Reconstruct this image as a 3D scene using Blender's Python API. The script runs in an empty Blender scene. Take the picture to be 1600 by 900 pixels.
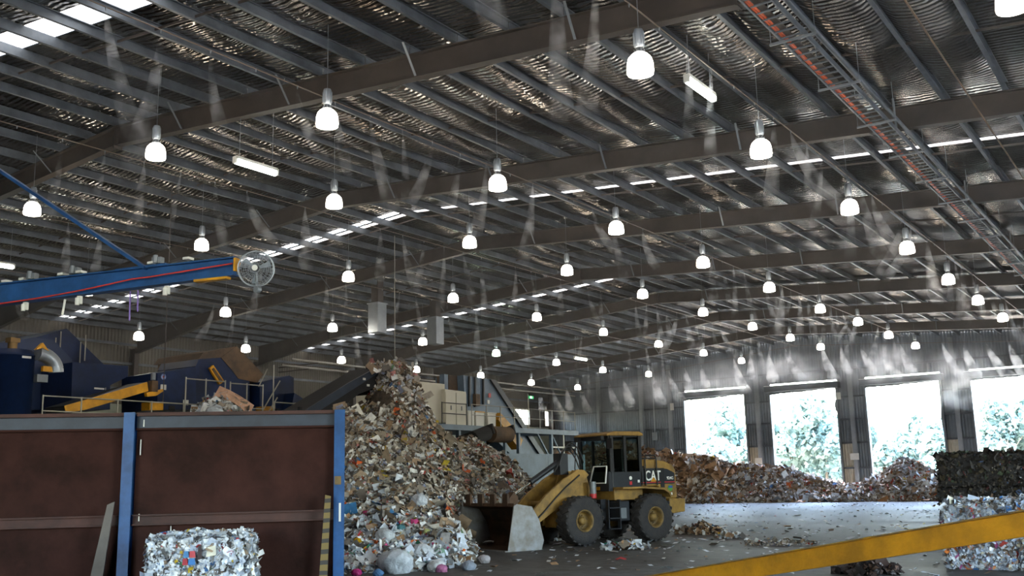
import bpy, bmesh, math, random
import numpy as np
from mathutils import Matrix, Vector

random.seed(7)
RNG = np.random.default_rng(7)
PI = math.pi
scene = bpy.context.scene
COL = scene.collection

# ------------------------------------------------------------------ camera
PSI, PITCH, ROLL = math.radians(34.27), math.radians(10.878), math.radians(-1.374)
fwd = Vector((-math.sin(PSI) * math.cos(PITCH), math.cos(PSI) * math.cos(PITCH), math.sin(PITCH)))
rgt0 = Vector((math.cos(PSI), math.sin(PSI), 0))
up0 = rgt0.cross(fwd)
rgt = rgt0 * math.cos(ROLL) + up0 * math.sin(ROLL)
upv = up0 * math.cos(ROLL) - rgt0 * math.sin(ROLL)
cam_data = bpy.data.cameras.new('camera')
cam_data.sensor_width = 36.0
cam_data.lens = 36.0 * 1570.0 / 1600.0
cam_data.clip_start = 0.1
cam_data.clip_end = 800
cam = bpy.data.objects.new('camera', cam_data)
COL.objects.link(cam)
cam.matrix_world = Matrix(((rgt.x, upv.x, -fwd.x, 0.0), (rgt.y, upv.y, -fwd.y, 0.0), (rgt.z, upv.z, -fwd.z, 1.85), (0, 0, 0, 1)))
scene.camera = cam

# ------------------------------------------------------------------ sky, sun, exposure
world = bpy.data.worlds.new('sky')
scene.world = world
world.use_nodes = True
wn = world.node_tree
wn.nodes.clear()
wo = wn.nodes.new('ShaderNodeOutputWorld')
wb = wn.nodes.new('ShaderNodeBackground')
sky = wn.nodes.new('ShaderNodeTexSky')
sky.sky_type = 'NISHITA'
sky.sun_disc = False
sky.sun_elevation = math.radians(58)
sky.sun_rotation = math.radians(280)
sky.air_density = 1.3
sky.dust_density = 2.5
sky.ozone_density = 1.5
wb.inputs['Strength'].default_value = 2.2
wn.links.new(sky.outputs[0], wb.inputs[0])
wn.links.new(wb.outputs[0], wo.inputs[0])

sun_data = bpy.data.lights.new('sun', 'SUN')
sun_data.energy = 10.0
sun_data.angle = math.radians(0.6)
sun_data.color = (1.0, 0.95, 0.88)
sun = bpy.data.objects.new('sun', sun_data)
COL.objects.link(sun)
sun_dir = Vector((0.55, 0.10, -0.83))      # the sun stands over the left-hand side wall, so no beam falls through the doors
sun.rotation_euler = sun_dir.to_track_quat('-Z', 'Y').to_euler()

scene.view_settings.view_transform = 'Standard'
scene.view_settings.look = 'None'
scene.view_settings.gamma = 1.0
scene.view_settings.use_curve_mapping = False
scene.view_settings.exposure = 1.6
scene.cycles.max_bounces = 8
scene.cycles.diffuse_bounces = 5
scene.cycles.glossy_bounces = 3
scene.cycles.transmission_bounces = 4
scene.cycles.transparent_max_bounces = 16
scene.cycles.volume_bounces = 2
scene.cycles.sample_clamp_indirect = 6.0
scene.cycles.caustics_reflective = False
scene.cycles.caustics_refractive = False
scene.cycles.volume_step_rate = 1.0
scene.cycles.volume_max_steps = 64


# daylight portals in the door openings, seen and added (they only guide the sampling of the sky)
for (px_, py_, w_, h_, ry) in ((-30.9, 72.9, 5.0, 8.4, 1), (-24.0, 72.9, 5.0, 8.4, 1), (-17.1, 72.9, 5.0, 8.4, 1), (-10.2, 72.9, 5.0, 8.4, 1), (-3.3, 72.9, 5.0, 8.4, 1),
                               (-4.5, -9.2, 7.0, 6.5, -1), (8.2, 7.0, 6.0, 6.2, 0), (8.2, 22.0, 9.0, 6.2, 0)):
    ld = bpy.data.lights.new('door_portal', 'AREA')
    ld.shape = 'RECTANGLE'
    ld.size, ld.size_y = w_, h_
    ld.cycles.is_portal = True
    lo_ = bpy.data.objects.new('door_portal', ld)
    COL.objects.link(lo_)
    lo_.location = (px_, py_, h_ / 2)
    lo_.rotation_euler = (PI / 2, 0, PI / 2) if ry == 0 else (-PI / 2 if ry > 0 else PI / 2, 0, 0)


# ------------------------------------------------------------------ helpers
def lin(c):
    if isinstance(c, str):
        c = [int(c[i:i + 2], 16) / 255 for i in (0, 2, 4)]
        c = [(v / 12.92 if v <= 0.04045 else ((v + 0.055) / 1.055) ** 2.4) for v in c]
    return (c[0], c[1], c[2], 1.0)


def mat(name, col, rough=0.6, metal=0.0, var=0.25, vscale=2.0, bump=0.0, bscale=30.0, col2=None, emit=0.0, emit_col=None,
        spec=0.5, thr=(0.35, 0.65)):
    """Principled surface with a noise-driven second colour and fine bump, all in object or world space."""
    m = bpy.data.materials.new(name)
    m.use_nodes = True
    nt = m.node_tree
    b = nt.nodes['Principled BSDF']
    b.inputs['Roughness'].default_value = rough
    b.inputs['Metallic'].default_value = metal
    b.inputs['Specular IOR Level'].default_value = spec
    c1 = lin(col)
    c2 = lin(col2) if col2 is not None else tuple(v * (1 - var) for v in c1[:3]) + (1.0,)
    geo = nt.nodes.new('ShaderNodeNewGeometry')
    nz = nt.nodes.new('ShaderNodeTexNoise')
    nz.inputs['Scale'].default_value = vscale
    nz.inputs['Detail'].default_value = 5
    nz.inputs['Roughness'].default_value = 0.65
    nt.links.new(geo.outputs['Position'], nz.inputs['Vector'])
    mr = nt.nodes.new('ShaderNodeMapRange')
    mr.inputs['From Min'].default_value = thr[0]
    mr.inputs['From Max'].default_value = thr[1]
    nt.links.new(nz.outputs['Fac'], mr.inputs['Value'])
    mx = nt.nodes.new('ShaderNodeMix')
    mx.data_type = 'RGBA'
    mx.inputs['A'].default_value = c1
    mx.inputs['B'].default_value = c2
    nt.links.new(mr.outputs[0], mx.inputs['Factor'])
    nt.links.new(mx.outputs['Result'], b.inputs['Base Color'])
    if bump > 0:
        n2 = nt.nodes.new('ShaderNodeTexNoise')
        n2.inputs['Scale'].default_value = bscale
        n2.inputs['Detail'].default_value = 3
        nt.links.new(geo.outputs['Position'], n2.inputs['Vector'])
        bp = nt.nodes.new('ShaderNodeBump')
        bp.inputs['Strength'].default_value = bump
        bp.inputs['Distance'].default_value = 0.05
        nt.links.new(n2.outputs['Fac'], bp.inputs['Height'])
        nt.links.new(bp.outputs[0], b.inputs['Normal'])
    if emit > 0:
        b.inputs['Emission Color'].default_value = lin(emit_col if emit_col is not None else col)
        b.inputs['Emission Strength'].default_value = emit
    return m


def attr_mat(name, rough=0.65, spec=0.35, attr='Col', transl=0.0):
    """Every scrap has its own colour, stored on the mesh."""
    m = bpy.data.materials.new(name)
    m.use_nodes = True
    nt = m.node_tree
    b = nt.nodes['Principled BSDF']
    b.inputs['Roughness'].default_value = rough
    b.inputs['Specular IOR Level'].default_value = spec
    a = nt.nodes.new('ShaderNodeAttribute')
    a.attribute_name = attr
    nz = nt.nodes.new('ShaderNodeTexNoise')
    nz.inputs['Scale'].default_value = 9.0
    nz.inputs['Detail'].default_value = 4
    geo = nt.nodes.new('ShaderNodeNewGeometry')
    nt.links.new(geo.outputs['Position'], nz.inputs['Vector'])
    mr = nt.nodes.new('ShaderNodeMapRange')
    mr.inputs['From Min'].default_value = 0.3
    mr.inputs['From Max'].default_value = 0.7
    mr.inputs['To Min'].default_value = 0.72
    mr.inputs['To Max'].default_value = 1.1
    nt.links.new(nz.outputs['Fac'], mr.inputs['Value'])
    mx = nt.nodes.new('ShaderNodeMix')
    mx.data_type = 'RGBA'
    mx.blend_type = 'MULTIPLY'
    mx.inputs['Factor'].default_value = 1.0
    nt.links.new(a.outputs['Color'], mx.inputs['A'])
    nt.links.new(mr.outputs[0], mx.inputs['B'])
    nt.links.new(mx.outputs['Result'], b.inputs['Base Color'])
    if transl > 0:
        out = nt.nodes['Material Output']
        tr = nt.nodes.new('ShaderNodeBsdfTranslucent')
        nt.links.new(mx.outputs['Result'], tr.inputs['Color'])
        ms = nt.nodes.new('ShaderNodeMixShader')
        ms.inputs[0].default_value = transl
        nt.links.new(b.outputs[0], ms.inputs[1])
        nt.links.new(tr.outputs[0], ms.inputs[2])
        nt.links.new(ms.outputs[0], out.inputs['Surface'])
    return m


class MB:
    """Collects simple solids; build() links them as ONE mesh object."""

    def __init__(self):
        self.v, self.f, self.s = [], [], []

    def add(self, verts, faces, smooth=False):
        o = len(self.v)
        self.v += [tuple(p) for p in verts]
        self.f += [tuple(i + o for i in f) for f in faces]
        self.s += [smooth] * len(faces)
        return self

    def box(self, c, s, rz=0.0, M=None):
        hx, hy, hz = s[0] / 2, s[1] / 2, s[2] / 2
        pts = [Vector((x * hx, y * hy, z * hz)) for x in (-1, 1) for y in (-1, 1) for z in (-1, 1)]
        R = M if M is not None else Matrix.Rotation(rz, 3, 'Z')
        pts = [R @ p + Vector(c) for p in pts]
        return self.add(pts, [(0, 1, 3, 2), (4, 6, 7, 5), (0, 4, 5, 1), (2, 3, 7, 6), (0, 2, 6, 4), (1, 5, 7, 3)])

    def bb(self, a, b):
        return self.box([(a[i] + b[i]) / 2 for i in range(3)], [abs(b[i] - a[i]) for i in range(3)])

    def bar(self, p, q, w, h, up=(0, 0, 1)):
        """a rectangular bar from p to q, w across and h in the up direction"""
        p, q = Vector(p), Vector(q)
        d = (q - p)
        L = d.length
        d.normalize()
        side = d.cross(Vector(up))
        if side.length < 1e-4:
            side = d.cross(Vector((1, 0, 0)))
        side.normalize()
        u = side.cross(d)
        M = Matrix((d, side, u)).transposed()
        return self.box((p + q) / 2, (L, w, h), M=M)

    def tube(self, p, q, r, n=8, r2=None, cap=True):
        p, q = Vector(p), Vector(q)
        r2 = r if r2 is None else r2
        d = (q - p).normalized()
        a = d.orthogonal().normalized()
        b = d.cross(a)
        vs = []
        for k in range(n):
            t = 2 * PI * k / n
            e = a * math.cos(t) + b * math.sin(t)
            vs += [p + e * r, q + e * r2]
        fs = [(2 * k, 2 * ((k + 1) % n), 2 * ((k + 1) % n) + 1, 2 * k + 1) for k in range(n)]
        self.add(vs, fs, True)
        if cap:
            self.add([vs[2 * k] for k in range(n)], [tuple(range(n))[::-1]])
            self.add([vs[2 * k + 1] for k in range(n)], [tuple(range(n))])
        return self

    def path(self, pts, r, n=6):
        for a, b in zip(pts[:-1], pts[1:]):
            self.tube(a, b, r, n)
        return self

    def prism(self, poly, axis, a, b):
        """poly of 2D points extruded along axis ('x': (y,z), 'y': (x,z), 'z': (x,y)) from a to b"""
        def P(p, t):
            return {'x': (t, p[0], p[1]), 'y': (p[0], t, p[1]), 'z': (p[0], p[1], t)}[axis]
        n = len(poly)
        vs = [P(p, a) for p in poly] + [P(p, b) for p in poly]
        fs = [tuple(range(n)), tuple(range(2 * n - 1, n - 1, -1))]
        fs += [(k, (k + 1) % n, n + (k + 1) % n, n + k) for k in range(n)]
        return self.add(vs, fs)

    def lathe(self, prof, n=20, M=None, c=(0, 0, 0), smooth=True):
        """prof of (radius, height) turned about local Z, then M and c"""
        R = M if M is not None else Matrix.Identity(3)
        vs = []
        for (r, z) in prof:
            for k in range(n):
                t = 2 * PI * k / n
                vs.append(R @ Vector((r * math.cos(t), r * math.sin(t), z)) + Vector(c))
        fs = []
        for i in range(len(prof) - 1):
            for k in range(n):
                fs.append((i * n + k, i * n + (k + 1) % n, (i + 1) * n + (k + 1) % n, (i + 1) * n + k))
        return self.add(vs, fs, smooth)

    def mesh(self, name):
        me = bpy.data.meshes.new(name)
        me.from_pydata(self.v, [], self.f)
        me.polygons.foreach_set('use_smooth', self.s)
        me.update()
        bm = bmesh.new()
        bm.from_mesh(me)
        bmesh.ops.recalc_face_normals(bm, faces=bm.faces)
        bm.to_mesh(me)
        bm.free()
        return me

    def build(self, name, m, parent=None, label=None, bevel=0.0):
        me = self.mesh(name)
        me.materials.append(m)
        o = bpy.data.objects.new(name, me)
        COL.objects.link(o)
        if parent is not None:
            o.parent = parent
        if label:
            o['label'] = label
        if bevel > 0:
            bv = o.modifiers.new('bevel', 'BEVEL')
            bv.width = bevel
            bv.segments = 2
            bv.limit_method = 'ANGLE'
        return o


def empty(name, loc=(0, 0, 0), rz=0.0):
    o = bpy.data.objects.new(name, None)
    o.empty_display_size = 0.2
    COL.objects.link(o)
    o.location = loc
    o.rotation_euler = (0, 0, rz)
    return o


def tag(o, label, cat, group=None, kind=None):
    o['label'] = label
    o['category'] = cat
    if group:
        o['group'] = group
    if kind:
        o['kind'] = kind
    return o


def struct(o):
    o['kind'] = 'structure'
    return o


def inst(name, me, parent=None, loc=(0, 0, 0), rot=(0, 0, 0), sc=(1, 1, 1)):
    o = bpy.data.objects.new(name, me)
    COL.objects.link(o)
    o.location, o.rotation_euler, o.scale = loc, rot, sc
    if parent is not None:
        o.parent = parent
    return o


def text(name, body, size, m, parent, M, extrude=0.004, sx=1.0):
    cu = bpy.data.curves.new(name, 'FONT')
    cu.body = body
    cu.size = size
    cu.extrude = extrude
    cu.offset = 0.012 * size
    cu.align_x = 'CENTER'
    cu.align_y = 'CENTER'
    cu.materials.append(m)
    o = bpy.data.objects.new(name, cu)
    COL.objects.link(o)
    o.parent = parent
    o.matrix_local = M @ Matrix.Scale(sx, 4, (1, 0, 0))
    TEXTS.append(o)
    return o


TEXTS = []


def face_matrix(pos, xdir, ydir):
    x = Vector(xdir).normalized()
    y = Vector(ydir).normalized()
    z = x.cross(y)
    return Matrix(((x.x, y.x, z.x, pos[0]), (x.y, y.y, z.y, pos[1]), (x.z, y.z, z.z, pos[2]), (0, 0, 0, 1)))


# ------------------------------------------------------------------ materials
m_steel_dark = mat('painted_rafter_steel', '4a4139', 0.65, 0.0, 0.35, 0.8, col2='362e27')
m_galv = mat('galvanised_purlin', '646a70', 0.5, 0.3, 0.3, 1.2, col2='474c51')
m_concrete = mat('precast_concrete', 'a9b0a0', 0.8, 0, 0.2, 0.7)
m_white = mat('white_paint', 'd8d6cc', 0.5, 0, 0.12, 1.0)
m_cream = mat('cream_cabinet_paint', 'cfcab6', 0.5, 0, 0.12, 0.8)
m_blue = mat('navy_machine_paint', '15294f', 0.45, 0, 0.4, 1.2, col2='0f1c36', spec=0.3)
m_bluegrey = mat('slate_blue_paint', '5d7488', 0.5, 0, 0.3, 1.0, col2='46596a')
m_cblue = mat('crane_blue_paint', '2a568a', 0.45, 0, 0.25, 2.5, col2='1f416a', spec=0.3)
m_yellow = mat('safety_yellow_paint', 'd99a12', 0.45, 0, 0.3, 2.0, col2='a87410')
m_beam_yellow = mat('worn_yellow_paint', 'd08f14', 0.5, 0, 0.35, 1.8, col2='9c6a12', bump=0.15, bscale=18)
m_black = mat('black_paint', '17171a', 0.5, 0, 0.3, 3.0)
m_rubber = mat('belt_rubber', '1d1b1b', 0.8, 0, 0.3, 3.0, bump=0.2, bscale=25)
m_rust = mat('rusted_steel_plate', '3f2620', 0.8, 0.0, 0.4, 1.1, col2='281813', bump=0.15, bscale=14, spec=0.12)
m_rust2 = mat('brown_rusty_hood', '6a5138', 0.75, 0.0, 0.4, 1.5, col2='43362a', bump=0.2, bscale=14)
m_grey = mat('grey_steel', '7d8286', 0.5, 0.3, 0.25, 2.0)
m_duct = mat('sheet_metal_duct', 'a2a9ae', 0.4, 0.6, 0.2, 1.5)
m_rail = mat('galvanised_handrail', 'a09c90', 0.5, 0.4, 0.2, 2.0)
m_glass = bpy.data.materials.new('cab_glass')
m_glass.use_nodes = True
_b = m_glass.node_tree.nodes['Principled BSDF']
_b.inputs['Base Color'].default_value = (0.55, 0.66, 0.66, 1)
_b.inputs['Roughness'].default_value = 0.03
_b.inputs['Transmission Weight'].default_value = 1.0
_b.inputs['IOR'].default_value = 1.05
m_lamp = mat('glowing_lamp_dome', (1, 0.96, 0.88), 0.5, 0, 0.0, emit=11.0, emit_col=(1.0, 0.90, 0.76))
m_lamp_green = mat('greenish_lamp_dome', (0.9, 1.0, 0.9), 0.5, 0, 0.0, emit=11.0, emit_col=(0.75, 1.0, 0.78))
m_tube = mat('fluorescent_tube', (0.95, 1, 0.95), 0.5, 0, 0.0, emit=11.0, emit_col=(0.95, 1.0, 0.93))
m_orange = mat('orange_cable_sheath', 'c8552a', 0.5, 0, 0.2, 3.0)
m_red = mat('red_cable', 'd0382c', 0.5, 0, 0.1, 3.0)

# ------------------------------------------------------------------ the building: floor, walls, roof
XR, XL, XE, YB, YF = -23.33, -45.8, 8.0, 72.68, -9.0     # ridge, left wall, right wall, door wall, wall behind the photographer
SL, ZR = 0.072, 11.0                                       # roof pitch; rafter underside at the ridge
BAY, Y0 = 8.17, 7.30


def roof_z(x):
    return ZR - SL * abs(x - XR)


# floor: worn concrete, dusty and partly damp
m_floor = bpy.data.materials.new('worn_concrete_floor')
m_floor.use_nodes = True
nt = m_floor.node_tree
pb = nt.nodes['Principled BSDF']
pb.inputs['Specular IOR Level'].default_value = 0.1
geo = nt.nodes.new('ShaderNodeNewGeometry')
n1 = nt.nodes.new('ShaderNodeTexNoise'); n1.inputs['Scale'].default_value = 0.22; n1.inputs['Detail'].default_value = 8; n1.inputs['Roughness'].default_value = 0.7
n2 = nt.nodes.new('ShaderNodeTexNoise'); n2.inputs['Scale'].default_value = 2.3; n2.inputs['Detail'].default_value = 8; n2.inputs['Roughness'].default_value = 0.75
n3 = nt.nodes.new('ShaderNodeTexNoise'); n3.inputs['Scale'].default_value = 22.0; n3.inputs['Detail'].default_value = 4
for n in (n1, n2, n3):
    nt.links.new(geo.outputs['Position'], n.inputs['Vector'])
r1 = nt.nodes.new('ShaderNodeValToRGB')
r1.color_ramp.elements[0].position, r1.color_ramp.elements[1].position = 0.38, 0.62
r1.color_ramp.elements[0].color, r1.color_ramp.elements[1].color = lin('4a4540'), lin('646464')
nt.links.new(n1.outputs['Fac'], r1.inputs['Fac'])
r2 = nt.nodes.new('ShaderNodeValToRGB')
r2.color_ramp.elements[0].position, r2.color_ramp.elements[1].position = 0.36, 0.6
r2.color_ramp.elements[0].color, r2.color_ramp.elements[1].color = (0.42, 0.40, 0.37, 1), (1, 1, 1, 1)
nt.links.new(n2.outputs['Fac'], r2.inputs['Fac'])
mm = nt.nodes.new('ShaderNodeMix'); mm.data_type = 'RGBA'; mm.blend_type = 'MULTIPLY'; mm.inputs['Factor'].default_value = 0.85
nt.links.new(r1.outputs[0], mm.inputs['A']); nt.links.new(r2.outputs[0], mm.inputs['B'])
nt.links.new(mm.outputs['Result'], pb.inputs['Base Color'])
rr = nt.nodes.new('ShaderNodeMapRange'); rr.inputs['From Min'].default_value = 0.35; rr.inputs['From Max'].default_value = 0.65; rr.inputs['To Min'].default_value = 0.52; rr.inputs['To Max'].default_value = 0.75
nt.links.new(n1.outputs['Fac'], rr.inputs['Value']); nt.links.new(rr.outputs[0], pb.inputs['Roughness'])
bp = nt.nodes.new('ShaderNodeBump'); bp.inputs['Strength'].default_value = 0.25; bp.inputs['Distance'].default_value = 0.02
nt.links.new(n3.outputs['Fac'], bp.inputs['Height']); nt.links.new(bp.outputs[0], pb.inputs['Normal'])
floor = struct(MB().bb((XL - 0.3, YF, -0.3), (XE + 0.3, YB + 0.3, 0.0)).build('floor', m_floor))

# corrugated wall cladding
def cladding(name, c1, c2, axis, metal=0.3):
    m = mat(name, c1, 0.55, metal, 0.3, 0.5, col2=c2)
    nt = m.node_tree
    b = nt.nodes['Principled BSDF']
    g = nt.nodes.new('ShaderNodeNewGeometry')
    w = nt.nodes.new('ShaderNodeTexWave')
    w.bands_direction = axis
    w.inputs['Scale'].default_value = 1.6
    nt.links.new(g.outputs['Position'], w.inputs['Vector'])
    bp = nt.nodes.new('ShaderNodeBump')
    bp.inputs['Strength'].default_value = 0.7
    bp.inputs['Distance'].default_value = 0.04
    nt.links.new(w.outputs['Fac'], bp.inputs['Height'])
    nt.links.new(bp.outputs[0], b.inputs['Normal'])
    return m

m_clad_x = cladding('wall_cladding_end', '7c848a', '666d73', 'X')
m_clad_y = cladding('wall_cladding_side', '5c5547', '494337', 'Y', 0.1)
m_clad_pale = cladding('wall_cladding_pale', 'b9b19d', '9a9586', 'X', 0.1)

# door wall (north end): sheets between five roller-door openings
DOORS = [(-33.43, -28.43), (-26.50, -21.55), (-19.56, -14.56), (-12.69, -7.70), (-5.78, -0.80)]  # the last opening lies out of view, added to let in more daylight
ZD = 8.47
wall_back = struct(empty('wall_back'))
xs = [XL] + [v for d in DOORS for v in d] + [XE]
for k in range(0, len(xs), 2):
    mb = MB()
    a, b = xs[k], xs[k + 1]
    mb.prism([(a, 0), (b, 0), (b, ZD), (a, ZD)], 'y', YB, YB + 0.12)
    mb.build('cladding_sheet', m_clad_x, wall_back)
top = [(XL, ZD), (XE, ZD), (XE, roof_z(XE) + 0.92), (XR, ZR + 0.92), (XL, roof_z(XL) + 0.92)]
MB().prism(top, 'y', YB, YB + 0.12).build('gable_sheet', m_clad_x, wall_back)
for k in range(1, 5):      # pale lower sheets between the doors
    a, b = DOORS[k - 1][1], DOORS[k][0]
    MB().bb((a + 0.05, YB - 0.03, 0), (a + 0.95, YB, 3.9)).build('lower_sheet', m_clad_pale, wall_back)
for (z, seg) in ((2.2, 0), (3.95, 0), (5.6, 0), (7.2, 0)):
    for k in range(0, len(xs), 2):
        MB().bb((xs[k] + 0.04, YB - 0.14, z - 0.06), (xs[k + 1] - 0.04, YB, z + 0.06)).build('girt', m_galv, wall_back)
for z in (9.2,):
    MB().bb((XL, YB - 0.12, z - 0.06), (XE, YB, z + 0.06)).build('girt', m_galv, wall_back)
m_wallcol = mat('grey_wall_column', '9aa0a4', 0.55, 0.1, 0.25, 1.0)
for x in (-41.0, -37.1, -34.6, -27.46, -20.55, -13.63, -6.7):
    mb = MB()
    zt = roof_z(x) + 0.4
    mb.bb((x - 0.13, YB - 0.42, 0), (x + 0.13, YB - 0.40, zt)).bb((x - 0.13, YB - 0.16, 0), (x + 0.13, YB - 0.14, zt)).bb((x - 0.012, YB - 0.41, 0), (x + 0.012, YB - 0.15, zt))
    mb.build('column', m_wallcol, wall_back)
m_head = mat('dark_door_head', '4c545a', 0.5, 0.2, 0.3, 1.5)
m_daylight_strip = mat('white_daylight_strip', 'e4e8e6', 0.3, 0.2, 0.1, 2.0)  # white strip painted in for the line of daylight over the door heads
m_curtain = mat('rolled_door_curtain', '59626a', 0.5, 0.4, 0.3, 2.0)
for k, (a, b) in enumerate(DOORS):
    d = struct(empty('door_%d' % (k + 1), ((a + b) / 2, YB, 0)))
    w = (b - a) / 2
    MB().bb((-w - 0.25, -0.62, 7.86), (w + 0.25, -0.02, 8.31)).build('head_box', m_head, d)
    MB().bb((-w - 0.25, -0.64, 8.27), (w + 0.25, -0.02, 8.31)).build('head_daylight_strip', m_daylight_strip, d)
    mb = MB()          # the uneven bottom edge of the rolled-up curtain
    n = 22
    prof = [(-w, 8.0)] + [(-w + 2 * w * i / n, 7.69 + 0.14 * i / n + random.uniform(-0.035, 0.035)) for i in range(n + 1)] + [(w, 8.0)]
    mb.prism(prof, 'y', -0.30, -0.22)
    mb.build('roller_curtain', m_curtain, d)
    for s in (-1, 1):
        MB().bb((s * w - 0.06, -0.30, 0), (s * w + 0.06, 0.14, 8.3)).build('guide_rail', m_grey, d)
# ragged wear plates on the worn jambs
for (x, z0, z1) in ((DOORS[1][1] - 0.16, 6.2, 7.0), (DOORS[2][1] - 0.1, 4.5, 6.4)):
    mb = MB()
    mb.prism([(x, z0), (x + 0.2, z0), (x + 0.2, z1), (x + 0.02, z1), (x - 0.05, (z0 + z1) / 2)], 'y', YB - 0.2, YB - 0.05)
    mb.build('bent_jamb_plate', m_curtain, wall_back)

# left wall: precast panels below, cladding above
wall_left = struct(empty('wall_left'))
ye = roof_z(XL) + 0.92
yy = YF
while yy < YB - 0.1:
    y2 = min(yy + 4.085, YB)
    if not (66 < yy < 70):
        MB().bb((XL - 0.18, yy + 0.012, 0), (XL, y2 - 0.012, 6.2)).build('precast_panel', m_concrete, wall_left)
    else:
        MB().bb((XL - 0.18, yy + 0.012, 0), (XL, y2 - 0.012, 6.2)).build('precast_panel', m_concrete, wall_left)
    yy = y2
WA = [(66.6, 69.3)]
MB().bb((XL - 0.1, YF, 6.2), (XL, 66.6, ye)).build('cladding_sheet', m_clad_y, wall_left)
MB().bb((XL - 0.1, 69.3, 6.2), (XL, 71.6, ye)).build('cladding_sheet', m_clad_y, wall_left)
MB().bb((XL - 0.1, 72.3, 6.2), (XL, YB, ye)).build('cladding_sheet', m_clad_y, wall_left)
MB().bb((XL - 0.1, 66.6, 7.6), (XL, 72.3, ye)).build('cladding_sheet', m_clad_y, wall_left)
MB().bb((XL - 0.1, 66.6, 6.2), (XL, 72.3, 6.3)).build('cladding_sheet', m_clad_y, wall_left)
for z in (7.0, 8.3, 9.3):
    MB().bb((XL, YF, z - 0.06), (XL + 0.12, YB if z > 7.5 else 66.5, z + 0.06)).build('girt', m_galv, wall_left)
m_wframe = mat('window_frame_paint', '9c9a90', 0.5, 0, 0.1, 3)
for k, (a, b) in enumerate(((66.6, 69.3), (71.6, 72.3))):
    w = struct(empty('window_%d' % (k + 1), (XL, (a + b) / 2, 6.3)))
    h = (b - a) / 2
    mb = MB()
    mb.bb((-0.1, -h, 0), (0.06, -h + 0.06, 1.3)).bb((-0.1, h - 0.06, 0), (0.06, h, 1.3)).bb((-0.1, -h, 0), (0.06, h, 0.06)).bb((-0.1, -h, 1.24), (0.06, h, 1.3))
    mb.build('window_frame', m_wframe, w)
    nb = 4 if k == 0 else 1
    for i in range(nb):
        y = -h + (i + 1) * 2 * h / (nb + 1)
        MB().bb((-0.06, y - 0.02, 0.05), (0.02, y + 0.02, 1.25)).build('mullion', m_wframe, w)
    for i in range(5):
        z = 0.05 + (i + 0.5) * 0.24
        MB().bar((-0.05, -h + 0.05, z), (-0.05, h - 0.05, z), 0.09, 0.012, (0.6, 0, 0.8)).build('louvre_blade', m_glass, w)
for k in range(9):
    y = Y0 + BAY * k - (0.35 if k == 8 else 0)
    mb = MB()
    z1 = roof_z(XL) - 0.3
    mb.bb((XL + 0.02, y - 0.13, 0), (XL + 0.05, y + 0.13, z1)).bb((XL + 0.42, y - 0.13, 0), (XL + 0.45, y + 0.13, z1)).bb((XL + 0.03, y - 0.012, 0), (XL + 0.44, y + 0.012, z1))
    mb.build('column', m_steel_dark, wall_left)

# unseen walls: openings added behind and beside the photographer to let in fill daylight
wall_front = struct(empty('wall_front'))
FO = [(-8, -1)]
px = XL
for (a, b) in FO + [(XE, XE)]:
    if a > px:
        MB().bb((px, YF - 0.12, 0), (a, YF, 6.5)).build('cladding_sheet', m_clad_x, wall_front)
    px = b
MB().prism([(XL, 6.5), (XE, 6.5)] + top[2:], 'y', YF - 0.12, YF).build('gable_sheet', m_clad_x, wall_front)
wall_right = struct(empty('wall_right'))
RO = [(4, 10), (17.5, 26.5)]  # openings placed to throw daylight on the heap and the loader side
py = YF
for (a, b) in RO + [(YB, YB)]:
    if a > py:
        MB().bb((XE, py, 0), (XE + 0.12, a, 6.2)).build('cladding_sheet', m_clad_y, wall_right)
    py = b
MB().bb((XE, YF, 6.2), (XE + 0.12, YB, roof_z(XE) + 0.92)).build('upper_sheet', m_clad_y, wall_right)

# ------------------------------------------------------------------ roof
ceiling = struct(empty('ceiling'))
PS = 1.284                                     # purlin spacing
DEP, PD = 0.55, 0.22                           # rafter depth, purlin depth


def ibeam(mb, p, q, depth, fw=0.22, tf=0.025, tw=0.014, depth2=None):
    """I-section with its lower face along p-q; depth2 lets the far end deepen downwards"""
    p, q = Vector(p), Vector(q)
    up = Vector((0, 0, 1))
    d2 = depth if depth2 is None else depth2
    P1, Q1 = p + up * depth, q + up * depth
    qb = q + up * (depth - d2)
    mb.bar(p + up * tf / 2, qb + up * tf / 2, fw, tf)
    mb.bar(P1 - up * tf / 2, Q1 - up * tf / 2, fw, tf)
    s = (q - p).cross(up).normalized() * tw / 2
    vs = [p + s, qb + s, Q1 + s, P1 + s, p - s, qb - s, Q1 - s, P1 - s]
    mb.add(vs, [(0, 1, 2, 3), (7, 6, 5, 4), (0, 4, 5, 1), (3, 2, 6, 7), (0, 3, 7, 4), (1, 5, 6, 2)])
    return mb


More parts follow.
